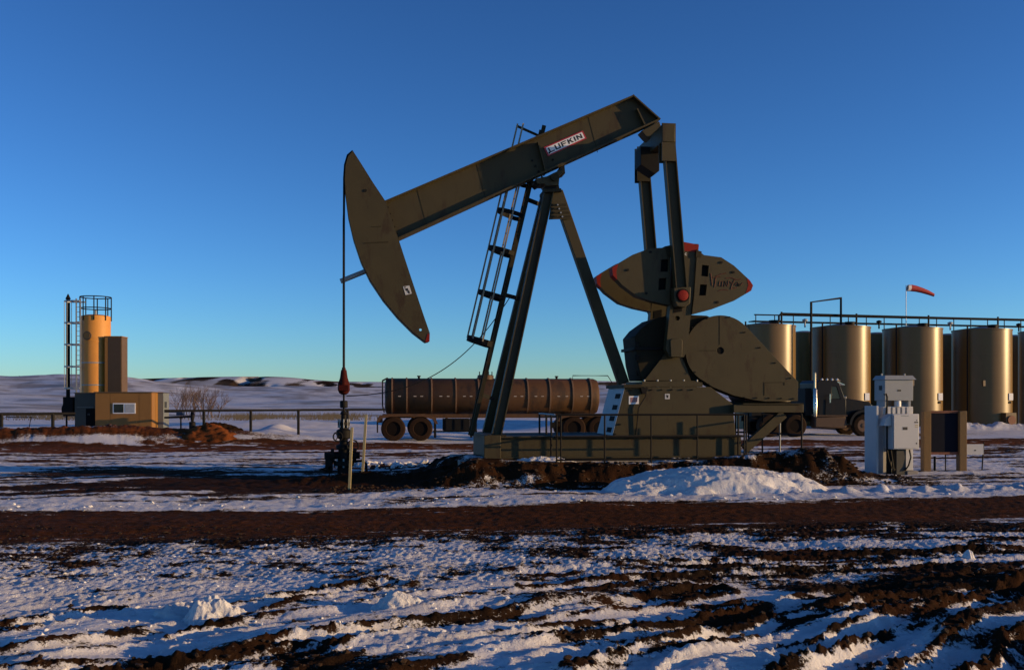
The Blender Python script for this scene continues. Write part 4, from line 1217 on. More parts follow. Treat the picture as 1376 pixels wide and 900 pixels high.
# ------------------------------------------------------------------ truck at the right
brown_rim = mat('brown_steel_rim', (0.10, 0.045, 0.018), 0.5)
TK = Fr((1098 - CX) / F * 47.0, 47.0, 0, 6.0)
trk = thing('truck_tractor', TK(1.0, 1.1, 0), 'dark muddy truck tractor with a tall chrome exhaust before the tanks', 'truck')
cabp = [(0.08, 1.02), (0.02, 2.55), (0.14, 2.68), (1.00, 2.66), (1.12, 2.52), (1.38, 1.82), (1.45, 1.75), (1.45, 1.02)]
cab_ = MB().prism(TK, [cabp, [(0.72, 1.78), (0.74, 2.38), (0.98, 2.38), (1.16, 1.80)]], 0.05, 2.15).build('cab', truck_m, trk, bevel=0.02)
MB().prism(TK, [[(0.73, 1.79), (0.75, 2.37), (0.97, 2.37), (1.15, 1.81)]], 0.07, 0.09).build('side_window', glass_d, cab_)
MB().prism(TK, [[(0.42, 1.05), (0.44, 1.77), (1.30, 1.77), (1.34, 1.05)]], 0.02, 0.049).build('door', truck_m, cab_)
MB().box8([TK(1.14, 0.15, 2.50), TK(1.40, 0.15, 1.84), TK(1.40, 2.05, 1.84), TK(1.14, 2.05, 2.50), TK(1.155, 0.15, 2.51), TK(1.415, 0.15, 1.85), TK(1.415, 2.05, 1.85), TK(1.155, 2.05, 2.51)]).build('windscreen', mat('bright_windscreen', (0.35, 0.33, 0.3), 0.08, metal=0.7), cab_)
MB().box8([TK(1.02, 0.05, 2.58), TK(1.38, 0.05, 2.44), TK(1.38, 2.15, 2.44), TK(1.02, 2.15, 2.58), TK(1.02, 0.05, 2.62), TK(1.38, 0.05, 2.48), TK(1.38, 2.15, 2.48), TK(1.02, 2.15, 2.62)]).build('sun_visor', chrome, cab_)
for k in range(4): MB().lathe(TK, 0.3 + k * 0.25, 0.14, [(0.05, 2.67), (0.06, 2.72), (0.02, 2.76)], 8).build('roof_light', white_p, cab_)
hood = MB().prism(TK, [[(1.44, 1.0), (1.44, 1.80), (1.7, 1.80), (2.75, 1.66), (2.9, 1.45), (2.92, 0.85), (2.78, 0.8), (1.8, 0.8)]], 0.35, 1.85).build('hood', truck_m, trk, bevel=0.03)
MB().lathe(TK, 1.65, 0.6, [(0.06, 1.79), (0.07, 1.9), (0.03, 1.93)], 10).build('hood_vent', chrome, hood)
MB().box(TK, 2.925, 2.96, 0.5, 1.7, 0.85, 1.5).build('grille', chrome, hood)
MB().lathe(TK, 2.85, 1.3, [(0.13, 0.26), (0.13, 0.30)], 14, axis='y').build('headlight', glass_l, hood)
fdx = 2.32
fe = MB().prism(TK, [arcpts(fdx, 0.56, 0.72, 15, 180, 14) + arcpts(fdx, 0.56, 0.60, 180, 15, 14)], 0.0, 0.42).build('fender', truck_m, trk)
fe2 = MB().prism(TK, [arcpts(fdx, 0.56, 0.72, 15, 180, 14) + arcpts(fdx, 0.56, 0.60, 180, 15, 14)], 1.8, 2.2).build('fender', truck_m, trk)
for y_ in (0.18, 2.02): wheel(TK, fdx, y_, 0.53, 0.32, trk, brown_rim, truck_ty, 0.07)
MB().box(TK, -0.1, 1.5, 0.06, 0.55, 0.40, 0.98).build('fuel_tank', truck_br, trk, bevel=0.08)
MB().box(TK, -0.05, 1.5, 0.02, 0.09, 0.97, 1.03).build('running_board', truck_br, trk)
ch = MB()
ch.box(TK, -3.2, 2.9, 0.65, 0.77, 0.72, 0.98); ch.box(TK, -3.2, 2.9, 1.43, 1.55, 0.72, 0.98)
ch.box(TK, 2.9, 3.02, 0.1, 2.1, 0.45, 0.8)
ch.build('chassis', truck_m, trk)
for x_ in (-1.05, -2.3):
    for y_ in (0.2, 2.0): wheel(TK, x_, y_, 0.53, 0.5, trk, rim_m, truck_ty)
ex = MB()
ex.lathe(TK, -0.06, 0.1, [(0.095, 0.95), (0.10, 1.0), (0.10, 2.22), (0.05, 2.3)], 14).build('exhaust_stack', chrome, trk)
MB().lathe(TK, -0.06, 0.1, [(0.045, 2.28), (0.045, 2.95), (0.05, 3.02)], 12).build('exhaust_pipe', chrome, trk)
m_ = MB().box(TK, 0.52, 0.58, -0.22, -0.14, 1.62, 2.02)
m_.tube(TK(0.55, -0.14, 1.95), TK(0.8, 0.08, 2.0), 0.015, 6)
m_.build('mirror', chrome, trk)
MB().box(TK, -3.0, -0.2, 0.5, 1.7, 0.98, 1.25).build('fifth_wheel_deck', black, trk)
MB().box(TK, -0.5, -0.2, 0.2, 2.0, 1.0, 2.3).build('headache_rack', black, trk)

# ------------------------------------------------------------------ tank battery
TA = 13.6
tc0 = Vector(((1129 - CX) / F * 61.0 , 61.0))
tdir = Vector((math.cos(R(TA)), math.sin(R(TA)))); tnor = Vector((-tdir.y, tdir.x))
TH, TRD = 6.15, 1.76
def tank_base(k, back=False):
    p = tc0 + tdir * (5.03 * k)
    if back: p = tc0 + tdir * (5.03 * k) + tnor * 6.0
    return Vector((p.x, p.y, 0.0))


def make_tank(base, label, group, detail=True):
    fr = Fr(base.x, base.y, 0, TA)
    t = thing('storage_tank', base, label, 'tank', group)
    MB().lathe(fr, 0, 0, [(TRD, -0.1), (TRD, TH), (TRD * 0.98, TH + 0.02), (0.3, TH + 0.22), (0.02, TH + 0.23)], 72).build('shell', tank_m, t, angle=30)
    for z_ in (1.52, 3.05, 4.6):
        MB().lathe(fr, 0, 0, [(TRD - 0.01, z_ - 0.012), (TRD + 0.004, z_ - 0.008), (TRD + 0.004, z_ + 0.008), (TRD - 0.01, z_ + 0.012)], 72).build('weld_seam', tank_m, t)
    MB().lathe(fr, 0, 0, [(TRD - 0.02, TH - 0.06), (TRD + 0.03, TH - 0.06), (TRD + 0.03, TH + 0.015), (TRD - 0.02, TH + 0.015)], 72).build('top_rim', tank_m, t)
    if detail:
        MB().tube(fr(-TRD * 0.93 - 0.1, -TRD * 0.5, 0), fr(-TRD * 0.93 - 0.1, -TRD * 0.5, TH + 0.2), 0.05, 8).build('down_pipe', black, t)
        MB().box(fr, -1.1, -0.85, -1.52, -1.30, 2.6, 2.95).build('placard', tan_brown, t)
        MB().lathe(fr, 0.1, -0.9, [(0.28, TH + 0.05), (0.28, TH + 0.26), (0.31, TH + 0.26), (0.31, TH + 0.3)], 16).build('hatch', black, t)
        a = R(-90 + 26)
        x_, y_ = math.cos(a) * TRD, math.sin(a) * TRD
        MB().box(fr, x_ - 0.16, x_ + 0.14, y_ - 0.12, y_ + 0.2, 1.72, 2.15).build('gauge_box', white_p, t)
        MB().box(fr, x_ - 0.17, x_ + 0.02, y_ - 0.1, y_ + 0.2, 1.52, 1.66).build('gauge_tag', black, t)
    return t
t2 = make_tank(tank_base(0), 'tan steel tank behind the truck, under the tall pipe frame', 'tan storage tanks in the front row')
mw = MB().box(Fr(tank_base(0).x, tank_base(0).y, 0, TA), 0.05, 0.8, -TRD - 0.35, -TRD + 0.9, 0.1, 0.95).build('manway', tan_brown, t2)
MB().lathe(Fr(tank_base(0).x, tank_base(0).y, 0, TA), 0.43, 0.5, [(0.28, -TRD - 0.42), (0.28, -TRD - 0.351)], 18, axis='y').build('manway_cover', rust_p, mw)
dup(t2, tank_base(-1), 'tan steel tank half hidden behind the belt guard')
dup(t2, tank_base(1), 'tan steel tank directly behind the grey electrical cabinets')
dup(t2, tank_base(2), 'tan steel tank with a clear view down to the snow, right of the notice board')
dup(t2, tank_base(3), 'tan steel tank cut off by the edge of the picture, last of its row')
bk = make_tank(tank_base(0.2, True), 'shaded back row tank in the gap above the truck cab', 'shaded storage tanks in the back row', False)
for k, lab in ((1.3, 'shaded back row tank in the gap just left of the transformer box lid'), (2.42, 'shaded back row tank in the gap above the notice board'), (3.52, 'shaded back row tank in the last gap of the row')):
    dup(bk, tank_base(k, True), lab)

# catwalk and pipe runs on the tanks
FT = Fr(tc0.x, tc0.y, 0, TA)
cw_ = thing('tank_catwalk', FT(0, 0, TH), 'long black pipe catwalk running over the tops of the tanks', 'catwalk')
MB().box(FT, -5.6, 22, 0.35, 1.05, TH + 0.32, TH + 0.38).build('walkway', black, cw_)
for z_ in (TH + 0.72,):
    MB().tube(FT(-5.6, 0.3, z_), FT(22, 0.3, z_), 0.04, 8).build('hand_rail', black, cw_)
for k in range(23):
    x_ = -5.5 + k * 1.25
    MB().tube(FT(x_, 0.3, TH), FT(x_, 0.3, TH + 0.72), 0.03, 6).build('post', black, cw_)
pr = thing('vent_pipe', FT(0, -0.4, TH), 'long black vent pipe with tees laid above the tank roofs', 'pipe')
MB().path([FT(-4.4, -0.5, TH + 0.25), FT(-4.4, -0.5, TH + 0.62), FT(-4.25, -0.5, TH + 0.74), FT(8, -0.5, TH + 0.70), FT(22, -0.5, TH + 0.70)], 0.065, 8).build('header_pipe', black, pr)
for k in range(-1, 4):
    x_ = 5.03 * k + 0.8
    m_ = MB().tube(FT(x_, -0.5, TH + 0.05), FT(x_, -0.5, TH + 0.85), 0.06, 8)
    m_.tube(FT(x_, -0.5, TH + 0.3), FT(x_ - 0.5, -0.5, TH + 0.3), 0.05, 8)
    m_.tube(FT(x_ - 0.5, -0.5, TH + 0.3), FT(x_ - 0.5, -0.5, TH + 0.05), 0.05, 8)
    m_.build('tee', black, pr)
    m_ = MB().tube(FT(x_ + 1.55, -0.5, TH - 0.05), FT(x_ + 1.55, -0.5, TH + 0.35), 0.05, 8)
    m_.lathe(FT, x_ + 1.55, -0.5, [(0.05, TH + 0.3), (0.16, TH + 0.33), (0.16, TH + 0.42), (0.05, TH + 0.47)], 10)
    m_.build('relief_valve', grey_mid if k % 2 else black, pr)
def fx(px, y):                             # tank-row x of a pixel column at row depth y
    k = (px - CX) / F
    return (k * (tc0.y + y * FT.c) - tc0.x + y * FT.s) / (FT.c - k * FT.s)
def fz(px, py, y):
    x_ = fx(px, y); return EYE - (py - HOR) * FT(x_, y, 0).y / F
gf = MB()
yb_ = -TRD - 0.12
xa, xb = fx(1090, yb_), fx(1130, yb_ + 1.2)
gf.path([FT(xa, yb_, 0.2), FT(xa, yb_, fz(1090, 406, yb_)), FT(xb, yb_ + 1.2, fz(1130, 400.5, yb_ + 1.2)), FT(xb, yb_ + 1.2, TH - 0.02)], 0.075, 8)
tag(gf.build('overhead_pipe', black, None, loc=FT(xa, yb_, 0.2)), 'tall black bent pipe rising like a goal frame over the tanks', 'pipe')
ys_ = 0.2
xs_ = fx(1217.5, ys_)
ws = thing('windsock', FT(xs_, ys_, TH + 0.2), 'red windsock on a thin white pole above the tanks', 'windsock')
zt_ = fz(1217, 383, ys_)
MB().tube(FT(xs_, ys_, TH + 0.1), FT(xs_, ys_, zt_), 0.026, 8).build('pole', white_p, ws)
ctr = [(1219.5, 387), (1223.5, 386.8), (1231, 388), (1239, 390.2), (1247, 393), (1255, 396.5)]
rad = [0.2, 0.21, 0.19, 0.165, 0.14, 0.10]
def sock(a, b, name, m):
    vs, fs = [], []; n = 14
    for i in range(a, b + 1):
        px, py = ctr[i]
        c0 = FT(fx(px, ys_), ys_, fz(px, py, ys_))
        for k in range(n):
            t_ = 2 * math.pi * k / n
            vs.append(c0 + Vector((0.15 * rad[i] * math.sin(t_), rad[i] * math.cos(t_), rad[i] * math.sin(t_))))
    for r_ in range(b - a):
        for k in range(n):
            fs.append((r_ * n + k, r_ * n + (k + 1) % n, (r_ + 1) * n + (k + 1) % n, (r_ + 1) * n + k))
    mb = MB(); mb.add(vs, fs); return mb.build(name, m, ws)
sock(0, 1, 'sock_band', sock_w); sock(1, 5, 'sock_sleeve', sock_m)

# ------------------------------------------------------------------ electrical cabinets and notice board
EL = Fr((1174 - CX) / F * 23.9, 23.9, 0, 8)
def ep_(px, py, y):
    k = (px - CX) / F
    x_ = (k * (EL.o[1] + y * EL.c) - EL.o[0] + y * EL.s) / (EL.c - k * EL.s)
    return x_, EYE - (py - HOR) * EL(x_, y, 0).y / F
eg = gz(EL.o[0] + 0.4, EL.o[1])
xl = ep_(1187, 600, 0)[0]; xr = ep_(1227.5, 600, 0)[0]; zt = ep_(1190, 545, 0)[1]
sw = thing('switchgear_cabinet', EL(xl, 0.2, eg), 'tall slim pale cabinet standing behind the white control box', 'cabinet')
MB().box(EL, xl, xr, 0.02, 0.42, eg - 0.1, zt - 0.02).build('housing', grey_box, sw, bevel=0.008)
xm, zm_ = ep_(1190, 556, 0); 
for k in range(5):
    x_ = xl + 0.1 + k * (xr - xl - 0.16) / 5
    MB().box(EL, x_, x_ + 0.07, -0.03, 0.02, ep_(1200, 556, 0)[1], ep_(1200, 547, 0)[1]).build('cooling_fin', grey_box, sw)
MB().box(EL, xl - 0.24, xl - 0.19, -0.12, 0.46, eg - 0.1, zt).build('side_panel', grey_box, sw, bevel=0.004)
MB().box(EL, xl + 0.0, xl + 0.10, -0.2, -0.13, eg, zt - 0.35).build('conduit', black, sw)
up = thing('transformer_box', EL(xl, 0.2, zt + 0.1), 'mid grey box with overhanging lid on top of the tall cabinet', 'electrical box')
za, zb = ep_(1200, 538, -0.05)[1], ep_(1200, 506.5, -0.05)[1]
xu0, xu1 = ep_(1189, 520, -0.05)[0], ep_(1227, 520, -0.05)[0]
MB().box(EL, xu0, xu1, -0.05, 0.45, za, zb).build('housing', grey_mid, up, bevel=0.006)
m_ = MB().box8([EL(xu0 - 0.03, -0.10, zb - 0.06), EL(xu1 + 0.06, -0.10, zb - 0.06), EL(xu1 + 0.06, 0.5, zb - 0.06), EL(xu0 - 0.03, 0.5, zb - 0.06), EL(xu0 + 0.02, -0.03, zb + 0.04), EL(xu1 - 0.0, -0.03, zb + 0.04), EL(xu1, 0.43, zb + 0.04), EL(xu0 + 0.02, 0.43, zb + 0.04)])
m_.build('lid', grey_mid, up)
MB().box(EL, (xu0 + xu1) / 2 - 0.04, (xu0 + xu1) / 2 + 0.05, -0.056, -0.0505, (za + zb) / 2 - 0.06, (za + zb) / 2 - 0.02).build('name_badge', ink, up)
for x_ in (xu0 + 0.03, xu1 - 0.09): MB().box(EL, x_, x_ + 0.06, 0.0, 0.4, zt - 0.021, za).build('foot', grey_mid, up)
MB().tube(EL((xu0 + xu1) / 2 + 0.02, 0.05, zt - 0.02), EL((xu0 + xu1) / 2 + 0.02, 0.05, za), 0.08, 12).build('bushing', white_p, up)
for x_, dz in ((xu0 + 0.05, 0.04), (xu1 - 0.08, 0.04)): MB().tube(EL(x_, 0.2, zb + 0.03), EL(x_, 0.2, zb + 0.09), 0.02, 8).build('lifting_eye', grey_mid, up)
MB().box(EL, xu0 - 0.02, xu0 - 0.001, 0.1, 0.2, za + 0.25, za + 0.36).build('latch', ink, up)
# front control box on its pedestal
yf = -0.42
xf0, xf1 = ep_(1199.5, 580, yf)[0], ep_(1235, 580, yf)[0]
zf0, zf1 = ep_(1200, 603.5, yf)[1], ep_(1200, 556, yf)[1]
eg2 = gz(*EL(0.55, -0.25, 0).xy)
cbx = thing('control_box', EL((xf0 + xf1) / 2, -0.25, eg2), 'large white control box on a dark pedestal with hanging cables', 'electrical box')
MB().box(EL, xf0, xf1, yf, -0.03, zf0, zf1).build('enclosure', white_p if False else grey_box, cbx, bevel=0.008)
MB().box(EL, xf0 + 0.02, xf1 - 0.02, yf - 0.022, yf - 0.0005, zf0 + 0.02, zf1 - 0.02).build('door', grey_box, cbx, bevel=0.004)
dx = lambda px, py: ep_(px, py, yf - 0.024)
def tagbox(p0, p1, name, m, off=0.0):
    a_, b_ = dx(*p0), dx(*p1)
    MB().box(EL, a_[0], b_[0], yf - 0.0245 - off, yf - 0.0222, b_[1], a_[1]).build(name, m, cbx)
tagbox((1213, 573.5), (1219.5, 577.5), 'name_badge', ink)
for k, (p0, p1) in enumerate((((1228.5, 566.5), (1234, 568)), ((1229.5, 570.5), (1233.5, 571.8)), ((1229.5, 573), (1233.5, 574)))):
    tagbox(p0, p1, 'warning_label', ink if k == 0 else stake_m)
tagbox((1231.2, 564), (1232.8, 565.2), 'warning_label', ink)
tagbox((1230.8, 594.5), (1232.4, 596.5), 'latch', ink)
tagbox((1211, 558), (1221, 559.2), 'drip_edge', grey_mid)
x_ = xf0
m_ = MB().prism(EL, [[(xf0 - 0.19, ep_(1190, 572, yf)[1]), (xf0 - 0.002, ep_(1190, 572, yf)[1]), (xf0 - 0.002, ep_(1190, 556, yf)[1]), (xf0 - 0.14, ep_(1190, 562, yf)[1])]], yf + 0.05, yf + 0.35)
m_.build('vent_hood', grey_box, cbx)
xp0, xp1 = ep_(1204, 620, -0.3)[0], ep_(1217, 620, -0.3)[0]
MB().box(EL, xp0, xp1, -0.32, -0.1, eg2 - 0.1, zf0).build('pedestal', mat('dark_olive_pedestal', (0.04, 0.038, 0.03), 0.7, scale=5), cbx, bevel=0.006)
MB().box(EL, xp1 + 0.02, xp1 + 0.30, -0.34, -0.06, eg2 - 0.1, eg2 + 0.09).build('footing', concrete, cbx, bevel=0.01)
for i, pts in enumerate(([(1192, 604), (1194, 616), (1198, 628), (1203, 631)], [(1222, 604), (1224, 614), (1221, 625), (1216, 632)], [(1197, 604), (1199, 618), (1201, 632)])):
    q_ = [ep_(a, b, -0.34) for a, b in pts]
    MB().path([EL(a, -0.34, b) for a, b in q_], 0.018, 6).build('cable', black, cbx)
m_ = MB().path([EL(ep_(a, b, -0.14)[0], -0.14, ep_(a, b, -0.14)[1]) for a, b in ((1190, 566), (1192, 545), (1192, 533), (1190.5, 529), (1188, 530))], 0.022, 8)
m_.build('cable', black, cbx)

NB = Fr((1239 - CX) / F * 24.5, 24.5, 0, 4)
def nbp(px, py, y=0.0):
    k = (px - CX) / F
    x_ = (k * (NB.o[1] + y * NB.c) - NB.o[0] + y * NB.s) / (NB.c - k * NB.s)
    return x_, EYE - (py - HOR) * NB(x_, y, 0).y / F
nb = thing('notice_board', NB(0.5, 0, gz(*NB(0.5, 0, 0).xy)), 'navy board on two thick wooden posts with rusty red rails', 'board')
for a_, b_ in ((1239, 1249), (1287, 1297)):
    xa, zz_ = nbp(a_, 552); xb, _ = nbp(b_, 552)
    MB().box(NB, xa, xb, -0.09, 0.09, gz(*NB((xa + xb) / 2, 0, 0).xy) - 0.2, zz_).build('post', wood, nb, bevel=0.012)
xa, z1_ = nbp(1249.3, 555); xb, z2_ = nbp(1286.7, 607)
MB().box(NB, xa + 0.002, xb - 0.002, -0.015, 0.02, z2_, z1_).build('panel', navy, nb)
MB().box(NB, xa + 0.002, xb - 0.002, -0.04, 0.04, z1_ + 0.002, z1_ + 0.06).build('rail', rust_p, nb)
MB().box(NB, xa + 0.002, xb - 0.002, -0.04, 0.04, z2_ - 0.06, z2_ - 0.002).build('rail', rust_p, nb)
for px, top, lab in ((1256, 613, 'thick dark stub standing under the notice board'), (1270.5, 610, 'thin dark rod standing under the notice board')):
    x_, zt2 = nbp(px, top, 0.25)
    zb2 = gz(*NB(x_, 0.25, 0).xy)
    tag(MB().tube(NB(x_, 0.25, zb2 - 0.1), NB(x_, 0.25, zt2), 0.03 if px < 1260 else 0.016, 8).build('ground_stake', black, None, loc=NB(x_, 0.25, zb2)), lab, 'stake')
xa, za = nbp(1298, 596.5, 0.3); xb, zb = nbp(1321, 610.5, 0.3)
sg_ = thing('small_sign', NB((xa + xb) / 2, 0.3, gz(*NB(xb, 0.3, 0).xy)), 'small blank white sign on a thin black stake', 'sign')
MB().box(NB, xa, xb, 0.28, 0.30, zb, za).build('plate', grey_box, sg_)
MB().tube(NB(nbp(1319, 636, .32)[0], 0.32, nbp(1319, 640, .32)[1]), NB(nbp(1322, 596, .32)[0], 0.32, nbp(1322, 594, .32)[1]), 0.016, 8).build('stake', black, sg_)
MB().box(NB, (xa + xb) / 2 - 0.02, (xa + xb) / 2 + 0.03, 0.277, 0.2795, (za + zb) / 2 - 0.04, (za + zb) / 2 - 0.01).build('print', ink, sg_)

# ------------------------------------------------------------------ shed, treater and panel tower at the left
SH = Fr((128 - CX) / F * 50.0, 50.0, 0, 3)
def shp(px, py, y=0.0):
    k = (px - CX) / F
    x_ = (k * (SH.o[1] + y * SH.c) - SH.o[0] + y * SH.s) / (SH.c - k * SH.s)
    return x_, EYE - (py - HOR) * SH(x_, y, 0).y / F
xr, zt = shp(203.5, 527.5)
sh = thing('shed', SH(xr / 2, 1.0, 0), 'small tan metal shed with a two pane window', 'shed')
wl_ = MB().box(SH, 0, xr, 0, 1.75, -0.1, zt).build('wall', tan_shed, sh)
npan = 4
edges = [0, shp(148, 550)[0], shp(187, 550)[0], xr]
for k in range(3):
    MB().box(SH, edges[k] + 0.012, edges[k + 1] - 0.012, -0.018, -0.0005, -0.05, zt - 0.03).build('siding_panel', tan_shed, wl_)
k = 0
for yy0 in (0.02, 0.60, 1.18):
    MB().box(SH, xr + 0.0005, xr + 0.018, yy0, yy0 + 0.55, -0.05, zt - 0.03).build('siding_panel', tan_shed, wl_)
MB().box(SH, -0.06, xr + 0.06, -0.06, 1.8, zt, zt + 0.045).build('roof', tan_brown, sh)
w0, w1 = shp(152, 541.5), shp(182.5, 555.5)
win = MB().box(SH, w0[0], w1[0], -0.045, -0.0185, w1[1], w0[1]).build('window', white_p, sh)
xm_ = (w0[0] + w1[0]) / 2
for a_, b_, m_ in ((w0[0] + 0.05, xm_ - 0.03, glass_d), (xm_ + 0.03, w1[0] - 0.05, glass_l)):
    MB().box(SH, a_, b_, -0.052, -0.0455, w1[1] + 0.05, w0[1] - 0.05).build('pane', m_, win)
xd = shp(101, 550, 0.5)[0]
an = thing('shed_annex', SH(xd / 2, 1.2, 0), 'side box left of the shed, coloured dark for the shed shadow', 'shed')
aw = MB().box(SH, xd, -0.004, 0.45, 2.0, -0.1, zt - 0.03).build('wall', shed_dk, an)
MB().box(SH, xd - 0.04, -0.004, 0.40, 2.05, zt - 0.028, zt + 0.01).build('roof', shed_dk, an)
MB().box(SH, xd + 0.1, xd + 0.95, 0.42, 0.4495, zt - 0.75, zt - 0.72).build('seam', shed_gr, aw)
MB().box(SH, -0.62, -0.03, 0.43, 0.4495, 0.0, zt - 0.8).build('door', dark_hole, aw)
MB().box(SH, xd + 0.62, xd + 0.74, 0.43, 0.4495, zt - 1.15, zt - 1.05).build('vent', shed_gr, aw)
xg = shp(221, 550, 1.2)[0]
sg2 = thing('shed_annex', SH(xr + 0.2, 1.4, 0), 'narrow grey box at the sunny end of the shed', 'shed')
MB().box(SH, xr + 0.025, xg, 1.0, 2.0, -0.1, zt - 0.02).build('wall', shed_gr, sg2)
MB().box(SH, xr + 0.025, xg + 0.03, 0.97, 2.03, zt - 0.018, zt + 0.01).build('roof', shed_dk, sg2)
MB().box(SH, xg + 0.0005, xg + 0.12, 1.2, 1.6, 1.35, 1.65).build('meter_box', shed_gr, sg2)

# treater vessel
yv = 2.9
xv = shp(128.5, 480, yv)[0]
rv_ = (shp(148, 480, yv)[0] - shp(109, 480, yv)[0]) / 2
zv = shp(128, 425, yv)[1]
tv = thing('treater_vessel', SH(xv, yv, 0), 'tall tan cylindrical vessel with railed top behind the shed', 'vessel')
MB().lathe(SH, xv, yv, [(rv_, -0.1), (rv_, zv - 0.05), (rv_ * 0.96, zv), (rv_ * 0.6, zv + 0.07), (0.02, zv + 0.1)], 48).build('shell', vessel_m, tv)
for py in (458.5, 487, 517):
    z_ = shp(128, py, yv - rv_)[1]
    MB().lathe(SH, xv, yv, [(rv_ - 0.01, z_ - 0.03), (rv_ + 0.012, z_ - 0.03), (rv_ + 0.012, z_ + 0.03), (rv_ - 0.01, z_ + 0.03)], 48).build('band', grey_gal if py > 460 else vessel_m, tv)
x_, z_ = shp(117.5, 451, yv - rv_)
a = math.asin(max(-1, min(1, (x_ - xv) / rv_)))
m_ = MB()
ctr_ = SH(xv + rv_ * math.sin(a), yv - rv_ * math.cos(a), z_); nn = (SH(math.sin(a), -math.cos(a), 0) - SH(0, 0, 0))
m_.tube(ctr_ - nn * 0.05, ctr_ + nn * 0.06, 0.23, 18)
mh = m_.build('manhole', tan_brown, tv)
MB().tube(ctr_ + nn * 0.061, ctr_ + nn * 0.075, 0.17, 18).build('manhole_cover', tan_shed, mh)
zr1, zr2 = shp(128, 399.5, yv)[1], shp(128, 414.5, yv)[1]
for z_ in (zr1, zr2):
    m_ = MB(); pts = [SH(xv + (rv_ + 0.02) * math.cos(2 * math.pi * i / 24), yv + (rv_ + 0.02) * math.sin(2 * math.pi * i / 24), z_) for i in range(25)]
    m_.path(pts, 0.03, 6); m_.build('rail', black, tv)
for i in range(8):
    t_ = 2 * math.pi * (i + 0.3) / 8
    MB().tube(SH(xv + (rv_ + 0.02) * math.cos(t_), yv + (rv_ + 0.02) * math.sin(t_), zv - 0.25), SH(xv + (rv_ + 0.02) * math.cos(t_), yv + (rv_ + 0.02) * math.sin(t_), zr1), 0.03, 6).build('post', black, tv)
MB().tube(SH(xv, yv, zv), SH(xv, yv, zv + 0.35), 0.05, 8).build('vent_nozzle', grey_gal, tv)
# fire tube stack
xs = shp(91.5, 480, yv)[0]
fs = thing('flue_stack', SH(xs, yv, 0), 'thin black flue stack with a pointed cap beside the vessel', 'chimney')
zst = shp(91, 402, yv)[1]
MB().lathe(SH, xs, yv, [(0.10, 0.9), (0.10, zst), (0.14, zst + 0.01), (0.02, zst + 0.28)], 16).build('stack', black, fs)
m_ = MB().tube(SH(shp(85, 548, yv - 0.6)[0], yv - 0.6, 1.25), SH(shp(100, 548, yv - 0.6)[0], yv - 0.6, 1.25), 0.24, 16)
m_.tube(SH(xs + 0.1, yv - 0.5, 1.5), SH(xs + 0.6, yv + 0.2, 1.5), 0.3, 14)
m_.box(SH, xs + 0.2, xs + 0.7, yv - 1.2, yv - 0.4, 0.9, 1.9)
m_.build('burner', black, fs)
MB().tube(SH(xs, yv - 0.2, -0.1), SH(xs, yv - 0.2, 0.95), 0.05, 8).build('support_leg', black, fs)
# caged ladder
yl = yv - rv_ - 0.1
lx = [shp(p, 480, yl)[0] for p in (102.5, 108)]
lt = shp(105, 401, yl)[1]
ld = thing('caged_ladder', SH(lx[0], yl, 0), 'pale caged ladder climbing the left side of the vessel', 'ladder')
for x_ in lx: MB().bar(SH(x_, yl, 0.5), SH(x_, yl, lt), 0.05, 0.06).build('stile', grey_gal, ld)
for k in range(24):
    z_ = 0.8 + k * (lt - 1.0) / 24
    MB().tube(SH(lx[0], yl, z_), SH(lx[1], yl, z_), 0.014, 5).build('rung', grey_gal, ld)
xo = shp(86.5, 480, yl)[0]
for py in (405, 434, 463, 492.5, 521.5):
    z_ = shp(100, py, yl)[1]
    m_ = MB(); pts = []
    for i in range(13):
        t_ = math.pi * i / 12
        pts.append(SH(lx[0] - (lx[0] - xo) * math.sin(t_), yl - 0.0 + 0.38 * math.cos(t_), z_))
    for i in range(12): m_.bar(pts[i], pts[i + 1], 0.012, 0.075, Vector((0, 0, 1)).cross(pts[i + 1] - pts[i]))
    m_.bar(SH(lx[0], yl + 0.38, z_), SH(lx[1] + 0.1, yl + 0.38, z_), 0.07, 0.07)
    m_.bar(SH(lx[0], yl - 0.38, z_), SH(lx[1] + 0.1, yl - 0.38, z_), 0.07, 0.07)
    m_.build('cage_hoop', grey_gal, ld)
for t_ in (0.2, 0.5, 0.8):
    a = math.pi * t_
    p = (lx[0] - (lx[0] - xo) * math.sin(a), yl + 0.38 * math.cos(a))
    MB().bar(SH(p[0], p[1], shp(100, 521.5, yl)[1]), SH(p[0], p[1], shp(100, 404, yl)[1]), 0.05, 0.012).build('cage_bar', grey_gal, ld)
# panel tower
yt = 2.2
x0_, z0t = shp(141, 452.5, yt); x1_, _ = shp(163, 452.5, yt)
pt = thing('panel_tower', SH((x0_ + x1_) / 2, yt, 0), 'tall narrow brown clad housing rising behind the shed roof', 'housing')
MB().box(SH, x0_, x1_, yt, yt + 0.95, -0.1, z0t).build('core', tan_brown, pt)
xj = shp(145, 480, yt)[0]
MB().box(SH, x0_ - 0.004, xj - 0.01, yt - 0.02, yt - 0.0005, 1.8, z0t - 0.02).build('trim', tan_shed, pt)
MB().box(SH, xj + 0.01, x1_ - 0.02, yt - 0.016, yt - 0.0005, 1.8, z0t - 0.05).build('front_panel', brown_shaded, pt)
MB().box(SH, x1_ + 0.0005, x1_ + 0.016, yt + 0.02, yt + 0.93, 1.8, z0t - 0.02).build('side_panel', tan_brown, pt)
MB().box(SH, x0_ - 0.03, x1_ + 0.04, yt - 0.04, yt + 0.98, z0t, z0t + 0.04).build('cap', tan_shed, pt)

